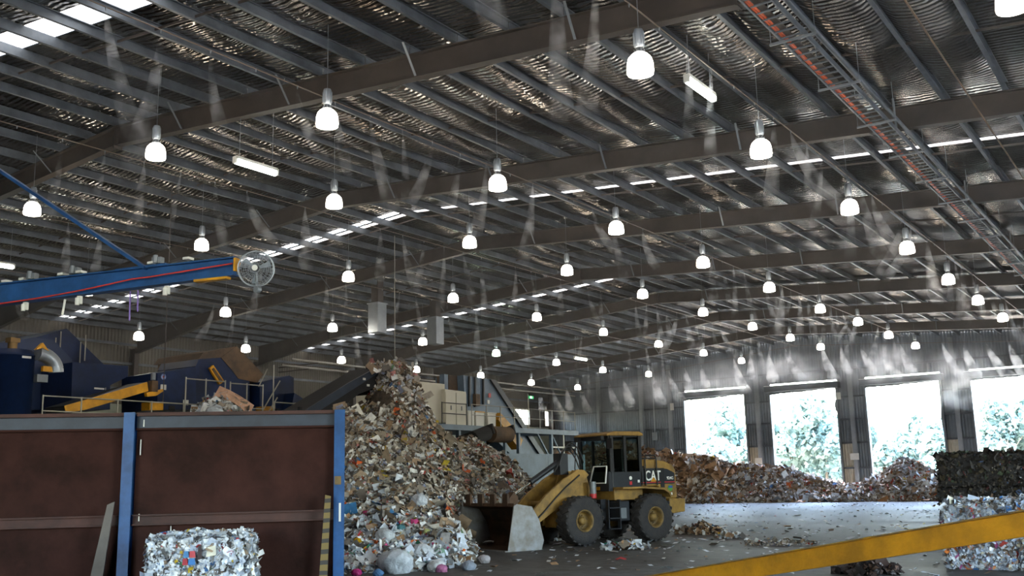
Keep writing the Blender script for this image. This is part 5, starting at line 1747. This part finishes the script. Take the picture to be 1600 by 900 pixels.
# ------------------------------------------------------------------ dark discharge conveyor over the heap
e, cy, zb = machine('discharge_conveyor', -22.6, [(21.64, 4.02), (22.17, 4.23), (23.71, 4.98), (24.61, 5.42), (25.14, 5.69), (25.34, 5.36), (24.93, 5.00), (24.16, 4.74), (23.28, 4.20), (22.44, 3.93)], 1.3, m_rubber, 'dark inclined discharge conveyor dropping paper on the heap')
e['category'] = 'conveyor'
hd = [(25.30, 5.15), (24.62, 4.85), (25.79, 5.16)]
MB().tube((0.05, hd[0][0] - cy, hd[0][1] - zb), (-1.35, hd[0][0] - cy, hd[0][1] - zb), 0.33, 18).build('head_drum', m_rubber, e)
sp = [(21.80, 4.13), (24.97, 5.63), (25.10, 5.34), (22.34, 4.00)]
MB().prism([(p[0] - cy, p[1] - zb) for p in [(21.75, 4.13), (23.60, 5.07), (24.97, 5.69), (25.16, 5.56), (23.61, 4.78), (22.13, 4.03)]], 'x', 0.06, 0.12).build('skirt_board', mat('dark_blue_grey_skirt', '2a3442', 0.5, 0.1, 0.3, 2), e)
for p in [(24.27, 5.23), (24.46, 5.04)]:
    MB().box((0.15, p[0] - cy, p[1] - zb), (0.02, 0.12, 0.07)).build('white_label', m_white, e)
for p in [(25.18, 5.74), (26.02, 5.70)]:
    MB().box((-0.3, p[0] - cy, p[1] - zb), (0.5, 0.16, 0.22), M=Matrix.Rotation(0.5, 3, 'X')).build('head_flap', m_black, e)
for (yo, h) in ((-0.6, 0.0), (-2.0, 0.0)):
    MB().bb((-1.2, yo - 0.05, -zb), (-1.1, yo + 0.05, 0.3)).build('leg', m_black, e)
    MB().bb((-0.2, yo - 0.05, -zb), (-0.1, yo + 0.05, 0.3)).build('leg', m_black, e)
hw = MB().tube((-23.6, 27.1, 5.3), (-23.6, 27.1, 10.75), 0.012, 6).build('hanging_rod', m_rail)
tag(hw, 'thin rod hanging from the rafters by the conveyor head', 'rod')

# ------------------------------------------------------------------ mezzanine with white cabinets
PX = -27.84
dz0 = 4.38
mz = empty('mezzanine', (PX, 32, 0))
tag(mz, 'blue-grey steel mezzanine deck on legs behind the heap', 'platform')
MB().bb((-4.0, 0.0, dz0 - 0.14), (0.05, 14.7, dz0)).build('deck_plate', m_bluegrey, mz)
MB().bb((0.0, 0.0, dz0 - 0.22), (0.10, 14.7, dz0 + 0.02)).build('edge_beam', m_bluegrey, mz)
for yy_ in (2.2, 4.4, 6.6, 9.2, 12.2, 14.6):
    MB().bb((-0.15, yy_ - 0.07, 0), (0.0, yy_ + 0.07, dz0 - 0.14)).build('leg', m_bluegrey, mz)
    MB().bb((-3.9, yy_ - 0.07, 0), (-3.75, yy_ + 0.07, dz0 - 0.14)).build('leg', m_bluegrey, mz)
MB().bar((-0.07, 12.1, dz0 - 1.5), (-0.07, 10.9, dz0 - 0.2), 0.08, 0.08).bar((-0.07, 13.4, dz0 - 1.6), (-0.07, 12.3, dz0 - 0.25), 0.06, 0.06).build('knee_brace', m_bluegrey, mz)
MB().bb((-0.1, 12.2, dz0 - 0.9), (-0.04, 14.6, dz0 - 0.82)).bb((-0.1, 13.35, 2.5), (-0.04, 13.45, dz0 - 0.2)).bb((-0.1, 12.2, 2.45), (-0.04, 14.6, 2.53)).build('truss_frame', m_rail, mz)
railing('mezzanine_rail', PX + 0.02, 37.3, 46.5, dz0, dz0 + 1.02, 9, 'galvanised guard rail along the mezzanine edge')
railing('cabinet_rail', PX + 0.02, 35.1, 36.9, dz0, dz0 + 1.0, 2, 'dark frame rail in front of the smaller cabinet', 0.025, m_black)
tp = empty('sign_post', (PX - 0.1, 42.2, dz0)); tag(tp, 'tall thin post on the mezzanine carrying the green exit sign', 'post')
MB().tube((0, 0, 0), (0, 0, 1.75), 0.03, 8).build('post_tube', m_rail, tp)
es = empty('exit_sign', (PX - 0.06, 42.40, dz0 + 1.52)); tag(es, 'small lit green exit sign above the mezzanine', 'exit sign')
MB().bb((-0.03, -0.2, 0.0), (0.03, 0.2, 0.14)).build('sign_box', mat('exit_green', '1f8f4a', 0.5, 0, 0.1, 5, emit=0.35, emit_col='35c070'), es)
MB().bb((0.03, -0.12, 0.02), (0.034, 0.04, 0.12)).build('white_pictogram', mat('exit_white', 'e8fff0', 0.5, 0, 0, 5, emit=0.8), es)

cb1 = empty('white_cabinet', (PX - 0.5, 34.3, dz0)); tag(cb1, 'large cream white control cabin on the mezzanine behind the heap', 'cabinet')
pc = [(31.85, 6.26), (35.98, 6.26), (35.95, 4.50), (31.85, 4.36)]
MB().prism([(p[0] - 34.3, max(p[1] - dz0, 0)) for p in pc], 'x', 0, -1.6).build('cabin_shell', m_cream, cb1, bevel=0.02)
cb2 = empty('small_cabinet', (PX - 0.3, 37.0, dz0)); tag(cb2, 'smaller cream cabinet with two doors beside the large cabin', 'cabinet')
pc = [(35.72, 6.00), (37.30, 5.97), (37.26, 4.56), (35.69, 4.51)]
MB().prism([(p[0] - 37.0, max(p[1] - dz0, 0)) for p in pc], 'x', 0, -0.9).build('cabinet_shell', m_cream, cb2)
y0_, y1_, h_ = pc[0][0] - 37, pc[1][0] - 37, pc[0][1] - dz0
for a, b in ((y0_, (y0_ + y1_) / 2), ((y0_ + y1_) / 2, y1_)):
    d_ = MB().bb((0.0, a + 0.02, 0.05), (0.03, b - 0.02, h_ - 0.12)).build('cabinet_door', m_cream, cb2)
    MB().bb((0.03, (a + b) / 2 - 0.02, 0.7), (0.06, (a + b) / 2 + 0.02, 0.9)).build('handle', m_grey, d_)

e, cy, zb = machine('elevator_conveyor', -30.5, [(40.23, 7.14), (42.66, 7.09), (47.25, 3.19), (44.38, 3.17), (40.35, 5.42)], 1.8, m_bluegrey, 'steep slate blue enclosed elevator conveyor behind the mezzanine')
e['category'] = 'conveyor'
MB().prism([(p[0] - cy, p[1] - zb) for p in [(42.43, 7.07), (42.89, 7.07), (47.51, 3.19), (46.99, 3.19)]], 'x', 0.12, -1.8).build('dark_edge_frame', m_black, e)
qq = [(40.66, 7.11), (41.15, 7.11), (41.87, 7.10), (40.62, 5.59), (41.11, 5.58), (41.83, 5.75)]
for i in range(3):
    MB().bar((0.05, qq[i][0] - cy, qq[i][1] - zb), (0.05, qq[i + 3][0] - cy, qq[i + 3][1] - zb), 0.09, 0.1, (1, 0, 0)).build('stiffener', m_black, e)
qn = [(42.32, 6.23), (42.20, 5.89), (41.15, 5.93)]
MB().box((0.1, qn[0][0] - cy, qn[0][1] - zb), (0.03, 0.2, 0.22)).build('red_white_notice', m_decal_r, e)
MB().box((0.1, qn[1][0] - cy, qn[1][1] - zb), (0.03, 0.2, 0.2)).build('white_notice', m_white, e)
MB().box((0.12, qn[2][0] - cy, qn[2][1] - zb), (0.2, 0.35, 0.6)).build('brown_motor', m_rust2, e)
ba = [(38.96, 6.93), (38.93, 5.36)]
col_ = MB().bb((-30.9, ba[0][0] - 0.15, 0), (-30.6, ba[0][0] + 0.15, 7.1)).build('support_column', m_bluegrey); tag(col_, 'slate blue steel column behind the cabinets', 'column')
e, cy, zb = machine('brown_gearbox_housing', -30.9, [(39.60, 7.13), (40.76, 7.15), (40.74, 6.43), (39.58, 6.39)], 0.8, m_rust2, 'brown housing between the column and the elevator conveyor')
e, cy, zb = machine('yellow_chute', -28.6, [(40.70, 5.17), (41.63, 4.60), (42.62, 3.90), (42.31, 3.41), (41.49, 4.03), (40.53, 4.82)], 0.5, m_yellow, 'bright yellow sloping chute passing the mezzanine edge')
e['category'] = 'chute'
for i, (a, b, lab) in enumerate(((731, 741, 'white drum bin beneath the notices on the mezzanine'), (742, 757, 'larger white bin next to the drum on the mezzanine'), (762, 775, 'white bin by the mezzanine rail near the yellow chute'))):
    pbn = [[(37.64, 5.08), (38.14, 5.10), (38.12, 4.54), (37.62, 4.52)], [(38.24, 5.08), (38.95, 5.08), (38.94, 4.53), (38.22, 4.51)], [(39.21, 5.06), (39.90, 5.06), (39.88, 4.53), (39.19, 4.51)]][i]
    yb0, yb1 = pbn[0][0], pbn[1][0]
    bn = empty('white_bin', (-28.6, (yb0 + yb1) / 2, dz0)); tag(bn, lab, 'bin')
    w_ = (yb1 - yb0) / 2; h_ = max(pbn[0][1] - dz0, 0.4)
    MB().prism([(-w_ * 0.9, 0), (w_ * 0.9, 0), (w_, h_), (-w_, h_)], 'x', -0.3, 0.3).build('bin_body', m_white, bn, bevel=0.02)
    MB().bb((-0.32, -w_ - 0.02, h_), (0.32, w_ + 0.02, h_ + 0.05)).build('bin_lid', m_yellow if i == 1 else m_white, bn)

# second discharge conveyor with a brown head drum
dc = empty('drum_conveyor', (-25.0, 35.4, 0)); tag(dc, 'dark conveyor with a brown head drum above the lower shoulder of the heap', 'conveyor')
MB().tube((0, -0.6, 3.82), (0, 0.75, 3.82), 0.34, 20).build('head_drum', m_rust2, dc)
for s in (-0.72, 0.85):
    MB().bar((0.25, s, 4.05), (-3.0, s, 3.2), 0.12, 0.42).build('side_frame', m_rubber, dc)
MB().bar((0.0, 0.06, 4.12), (-3.0, 0.06, 3.35), 1.3, 0.05).build('belt', m_rubber, dc)
mb = MB().tube((0.1, -1.0, 3.85), (0.1, -2.0, 3.6), 0.3, 12)
mb.build('drive_guard', m_rubber, dc)
for s in (-0.7, 0.8):
    MB().bb((-0.3, s - 0.06, 0), (-0.18, s + 0.06, 3.6)).build('leg', m_bluegrey, dc)

# slate blue bunker wall behind the loader
bk_ = empty('bunker_wall', (-25.0, 36.5, 0)); tag(bk_, 'slate blue steel bunker wall behind the loader arms', 'steel wall')
pw = [(34.95, 3.03), (39.28, 3.07), (42.02, 3.12)]
for a, b in ((pw[0][0], pw[1][0]), (pw[1][0], pw[2][0] + 0.6)):
    MB().bb((-0.12, a - 36.5 + 0.01, 0), (0, b - 36.5 - 0.01, pw[0][1])).build('wall_panel', m_bluegrey, bk_)
MB().bb((-4.0, pw[2][0] + 0.48 - 36.5, 0), (-0.12, pw[2][0] + 0.6 - 36.5, pw[0][1])).build('return_panel', m_bluegrey, bk_)

# hanging sheet metal ducts below the rafters
for i, (p, z0, z1, lab) in enumerate((((-31.2, 34.6), 8.75, 10.15, 'hanging rectangular sheet metal duct closer to the discharge conveyor'), ((-31.6, 39.4), 8.72, 10.1, 'hanging rectangular sheet metal duct further along the roof'))):
    e = empty('hanging_duct', (p[0], p[1], z0)); tag(e, lab, 'duct')
    MB().bb((-0.3, -0.3, 0), (0.3, 0.3, z1 - z0)).build('duct_body', m_duct, e)
    MB().bb((-0.34, -0.34, z1 - z0 - 0.06), (0.34, 0.34, z1 - z0)).build('top_collar', m_duct, e)
    MB().bb((-0.2, -0.2, z1 - z0), (0.2, 0.2, roof_z(p[0]) + DEP + PD - z0)).build('riser', m_steel_dark, e)

# pipes and boxes on the walls
for i, (p0, p1, lab) in enumerate((((-42.6, 40.0, 9.0), (-42.6, 72.8, 9.0), 'long horizontal pipe along the side wall, upper one'), ((-43.4, 40.0, 8.72), (-43.4, 72.8, 8.72), 'long horizontal pipe along the side wall, lower one'))):
    o = MB().tube(p0, p1, 0.06, 8).build('wall_pipe', m_rail); tag(o, lab, 'pipe')
    for k in range(5):
        yy_ = 42 + 7.2 * k
        br = MB().bb((XL - p0[0] + p0[0], yy_ - 0.03, p0[2] - 0.12), (p0[0] + 0.1, yy_ + 0.03, p0[2] - 0.06)).build('pipe_bracket', m_steel_dark, o)
jb = empty('junction_box', (-36.05, YB - 0.2, 4.75)); tag(jb, 'grey electrical box with vertical conduit on the end wall', 'electrical box')
MB().bb((-0.22, -0.12, 0), (0.22, 0.06, 0.62)).build('box_body', m_duct, jb)
MB().tube((0, 0, 0.62), (0, 0, 4.3), 0.04, 8).build('conduit', m_duct, jb)
for i, (x, z, w_, h_, lab) in enumerate(((-34.35, 7.0, 0.3, 0.55, 'small white notice beside the first roller door'), (-21.35, 7.0, 0.3, 0.5, 'small grey notice high on the pier between second and third door'), (-27.6, 2.6, 0.55, 0.5, 'pale sign low on the pier between first and second door'), (-20.6, 2.75, 0.6, 0.45, 'pale sign low on the pier between second and third door'))):
    o = MB().bb((x - w_ / 2, YB - 0.46, z), (x + w_ / 2, YB - 0.43, z + h_)).build('wall_sign', m_white); tag(o, lab, 'sign')

# ------------------------------------------------------------------ outside: bright yard and trees
m_yard = mat('pale_gravel_yard', 'b9b2a4', 0.9, 0, 0.15, 0.4)
g = MB().bb((-160, YB + 0.3, -0.35), (90, 230, -0.05)).build('ground_yard', m_yard); struct(g)
g = MB().bb((-160, -120, -0.35), (90, YF, -0.05)).build('ground_front', m_yard); struct(g)
g = MB().bb((XE + 0.3, YF, -0.35), (90, YB + 0.3, -0.05)).build('ground_side', m_yard); struct(g)
m_leaf = attr_mat('sunlit_leaves', 0.5, 0.4, transl=0.35)
m_bark = mat('grey_bark', '8a7a68', 0.9, 0, 0.3, 4, bump=0.5, bscale=12)


def tree_mesh(h, r, n, seed):
    rg = np.random.default_rng(seed)
    k = 9
    cen = np.stack([rg.normal(0, r * 0.45, k), rg.normal(0, r * 0.45, k), rg.uniform(h * 0.35, h * 0.92, k)], 1)
    rad = rg.uniform(0.32, 0.55, k) * r
    i = rg.choice(k, n)
    d = rg.normal(0, 1, (n, 3)); d /= np.linalg.norm(d, axis=1)[:, None]
    pos = cen[i] + d * (rad[i] * rg.uniform(0.55, 1.0, n) ** 0.5)[:, None]
    c = np.array([lin(x)[:3] for x in ('80948a', '8fa298', '70857a', '9cada3')])[rg.choice(4, n)]
    v, f, cc = scraps(pos, d, rg.uniform(0.25, 0.7, n), c, rg, tilt=0.8)
    return np_mesh('foliage', v, f, cc)


TM = []
for s, (h, r) in enumerate(((9, 3.6), (12, 4.2), (7, 3.4), (5, 3.0))):
    me = tree_mesh(h, r, 2000, s + 3); me.materials.append(m_leaf)
    mb = MB().tube((0, 0, 0), (0.15, 0.1, h * 0.55), 0.16, 8, 0.09)
    for a in range(5):
        t = a * 1.3
        mb.tube((0.1, 0.05, h * (0.3 + 0.05 * a)), (r * 0.5 * math.cos(t), r * 0.5 * math.sin(t), h * (0.55 + 0.06 * a)), 0.07, 6, 0.03)
    tm = mb.mesh('trunk'); tm.materials.append(m_bark)
    TM.append((me, tm))
random.seed(12)
TREES = [(-50, 97, 1, 'door 1'), (-45, 93, 2, 'door 1'), (-40.5, 90, 3, 'door 1'), (-43, 104, 0, 'door 1'), (-37, 98, 3, 'door 2'), (-33, 95, 2, 'door 2'), (-29.5, 94, 0, 'door 2'), (-30, 104, 2, 'door 2'),
         (-25.5, 100, 3, 'door 3'), (-22, 104, 2, 'door 3'), (-18.5, 98, 3, 'door 3'), (-14, 92, 0, 'door 4'), (-11, 95, 2, 'door 4'), (-15.5, 101, 2, 'door 4'), (-7, 100, 0, 'door 4'), (-57, 108, 1, 'door 1')]
NTH = {'door 1': 'the roller door nearest the wall corner', 'door 2': 'the second roller door from the wall corner', 'door 3': 'the third roller door from the wall corner', 'door 4': 'the roller door above the dark bales'}
for (x, y, k, d) in TREES:
    e = empty('tree', (x, y, -0.05), random.uniform(0, 6))
    s = random.uniform(0.85, 1.1)
    e.scale = (s, s, s)
    tag(e, 'sunlit pale green tree outside ' + NTH[d], 'tree', 'trees outside ' + NTH[d])
    inst('foliage', TM[k][0], e)
    inst('trunk', TM[k][1], e)

# ------------------------------------------------------------------ spray mist drifting from the nozzles
def mist_mat(name, dens, zlen, nscale, falloff=1.0, ball=False):
    m = bpy.data.materials.new(name)
    m.use_nodes = True
    nt = m.node_tree
    nt.nodes.clear()
    out = nt.nodes.new('ShaderNodeOutputMaterial')
    vs = nt.nodes.new('ShaderNodeVolumeScatter')
    vs.inputs['Color'].default_value = (0.96, 0.97, 1.0, 1)
    vs.inputs['Anisotropy'].default_value = 0.45
    tc = nt.nodes.new('ShaderNodeTexCoord')
    geo = nt.nodes.new('ShaderNodeNewGeometry')
    nz = nt.nodes.new('ShaderNodeTexNoise')
    nz.inputs['Scale'].default_value = nscale
    nz.inputs['Detail'].default_value = 2
    nt.links.new(geo.outputs['Position'], nz.inputs['Vector'])
    r1 = nt.nodes.new('ShaderNodeMapRange')
    r1.inputs['From Min'].default_value = 0.42; r1.inputs['From Max'].default_value = 0.68
    r1.inputs['To Min'].default_value = 0.05; r1.inputs['To Max'].default_value = 1.6
    nt.links.new(nz.outputs['Fac'], r1.inputs['Value'])
    sp = nt.nodes.new('ShaderNodeSeparateXYZ')
    nt.links.new(tc.outputs['Object'], sp.inputs[0])
    if ball:                                          # a drifting bank thins out towards its rim
        ln = nt.nodes.new('ShaderNodeVectorMath'); ln.operation = 'LENGTH'
        nt.links.new(tc.outputs['Object'], ln.inputs[0])
    r2 = nt.nodes.new('ShaderNodeMapRange')           # thick at the nozzle, thinning as the cone widens
    r2.inputs['From Min'].default_value = -zlen; r2.inputs['From Max'].default_value = 0.0
    r2.inputs['To Min'].default_value = 0.0; r2.inputs['To Max'].default_value = 1.0
    if ball:
        r2.inputs['From Min'].default_value = 1.0; r2.inputs['From Max'].default_value = 0.2
        nt.links.new(ln.outputs['Value'], r2.inputs['Value'])
    else:
        nt.links.new(sp.outputs['Z'], r2.inputs['Value'])
    pw = nt.nodes.new('ShaderNodeMath'); pw.operation = 'POWER'; pw.inputs[1].default_value = falloff
    nt.links.new(r2.outputs[0], pw.inputs[0])
    mu = nt.nodes.new('ShaderNodeMath'); mu.operation = 'MULTIPLY'
    nt.links.new(r1.outputs[0], mu.inputs[0]); nt.links.new(pw.outputs[0], mu.inputs[1])
    md = nt.nodes.new('ShaderNodeMath'); md.operation = 'MULTIPLY'; md.inputs[1].default_value = dens
    nt.links.new(mu.outputs[0], md.inputs[0])
    nt.links.new(md.outputs[0], vs.inputs['Density'])
    nt.links.new(vs.outputs[0], out.inputs['Volume'])
    return m


def plume_mesh(L, r, bend, seed, m):
    rg = random.Random(seed)
    mb = MB()
    prof = []
    n, k = 10, 7
    vs = []
    for i in range(k + 1):
        t = i / k
        rad = 0.02 + r * t ** 0.8 * (1 if i < k else 0.6)
        cx, cy = bend[0] * t ** 1.6, bend[1] * t ** 1.6
        for j in range(n):
            a = 2 * PI * j / n
            w = 1 + rg.uniform(-0.2, 0.2) * t
            vs.append((cx + rad * w * math.cos(a), cy + rad * w * math.sin(a), -L * t))
    fs = [(i * n + j, i * n + (j + 1) % n, (i + 1) * n + (j + 1) % n, (i + 1) * n + j) for i in range(k) for j in range(n)]
    fs += [tuple(range(n))[::-1], tuple(range(k * n, k * n + n))]
    mb.add(vs, fs, True)
    me = mb.mesh('mist_plume')
    me.materials.append(m)
    return me


m_mist = mist_mat('fine_water_mist', 2.4, 2.5, 2.6, 1.3)
m_mist2 = mist_mat('dense_water_mist', 4.2, 3.1, 1.7, 1.2)
PL = [plume_mesh(2.5, 0.22, (0.45, 0.15), 1, m_mist), plume_mesh(2.1, 0.20, (-0.3, 0.3), 2, m_mist), plume_mesh(2.8, 0.18, (0.15, -0.35), 3, m_mist), plume_mesh(1.8, 0.24, (0.75, 0.4), 4, m_mist)]
PW = [plume_mesh(2.6, 0.55, (0.7, 0.0), 5, m_mist2), plume_mesh(2.2, 0.5, (0.3, -0.2), 6, m_mist2), plume_mesh(3.1, 0.6, (1.2, -0.1), 7, m_mist2)]
random.seed(33)
for (x, lab) in SPRAY:
    z = min(10.3, roof_z(x) - 0.06)
    y = 9.7
    while y < 66:
        far_enough = 0.12 < -x / y < 1.9 and min(math.hypot(l_[0] - x, l_[1] - y) for l_ in LAMPS) > 0.75
        if far_enough and random.random() < {-7.2: 0.75, -15.2: 0.8, -22.1: 0.8, -29.2: 0.35, -36.2: 0.2}[x]:
            o = inst('mist_plume', random.choice(PL), None, (x, y, z - 0.07), (random.uniform(-0.1, 0.1), random.uniform(-0.12, 0.12), random.uniform(0, 6.28)))
            s = random.uniform(0.75, 1.15)
            o.scale = (s, s, s)
            tag(o, 'white spray plume under the ' + lab.replace(' with nozzles', ''), 'mist plume', 'spray plumes below the ' + lab.replace(' with nozzles', ''))
        y += 1.15
for xn in np.arange(-43.0, 0.0, 1.25):
    zz = float(np.interp(xn, [p[0] for p in pts_end], [p[2] for p in pts_end]))
    if random.random() < 0.9:
        o = inst('mist_plume', random.choice(PW), None, (float(xn), 66.6, zz - 0.07), (random.uniform(-0.1, 0.1), random.uniform(-0.15, 0.1), random.uniform(-0.5, 0.5)))
        s = random.uniform(0.7, 1.0)
        o.scale = (s, s, s)
        tag(o, 'white plume of spray above the roller doors of the end wall', 'mist plume', 'spray plumes along the end wall')

# drifting banks of mist in front of the end wall
m_bank = mist_mat('drifting_mist', 0.30, 40.0, 0.8, 1.2, True)
bank_me = None
bmk = bmesh.new()
bmesh.ops.create_icosphere(bmk, subdivisions=3, radius=1.0)
bank_me = bpy.data.meshes.new('mist_bank'); bmk.to_mesh(bank_me); bmk.free()
bank_me.materials.append(m_bank)
for (x, y, z, sx, sy, sz) in ((-34, 67.4, 8.3, 3.6, 2.2, 1.2), (-28.5, 67.6, 8.7, 3.8, 2.2, 1.5), (-23, 67.5, 9.0, 3.6, 2.2, 1.5), (-17, 67.4, 8.7, 3.8, 2.2, 1.6), (-12.2, 67.4, 7.6, 2.6, 2.0, 2.2), (-5.5, 67.5, 8.2, 3.6, 2.2, 1.4)):
    o = inst('mist_bank', bank_me, None, (x, y, z), (0, 0, 0), (sx, sy, sz))
    tag(o, 'soft drifting bank of mist before the end wall above the doors', 'mist', 'mist banks before the end wall', kind='stuff')

m_haze = bpy.data.materials.new('thin_roof_haze')
m_haze.use_nodes = True
nt = m_haze.node_tree
nt.nodes.clear()
out = nt.nodes.new('ShaderNodeOutputMaterial')
vs = nt.nodes.new('ShaderNodeVolumeScatter')
vs.inputs['Color'].default_value = (0.97, 0.96, 0.95, 1)
vs.inputs['Density'].default_value = 0.0022
nt.links.new(vs.outputs[0], out.inputs['Volume'])
hz = MB().bb((XL + 0.6, 9.0, 5.5), (XE - 0.5, 71.9, 9.3)).build('roof_haze', m_haze)
tag(hz, 'thin haze of dust and water mist hanging below the roof', 'haze', kind='stuff')


# lettering becomes plain mesh
bpy.context.view_layer.update()
dg = bpy.context.evaluated_depsgraph_get()
for o in TEXTS:
    me = bpy.data.meshes.new_from_object(o.evaluated_get(dg))
    n = inst(o.name, me, o.parent)
    n.matrix_local = o.matrix_local.copy()
    nm = o.name
    bpy.data.objects.remove(o)
    n.name = nm
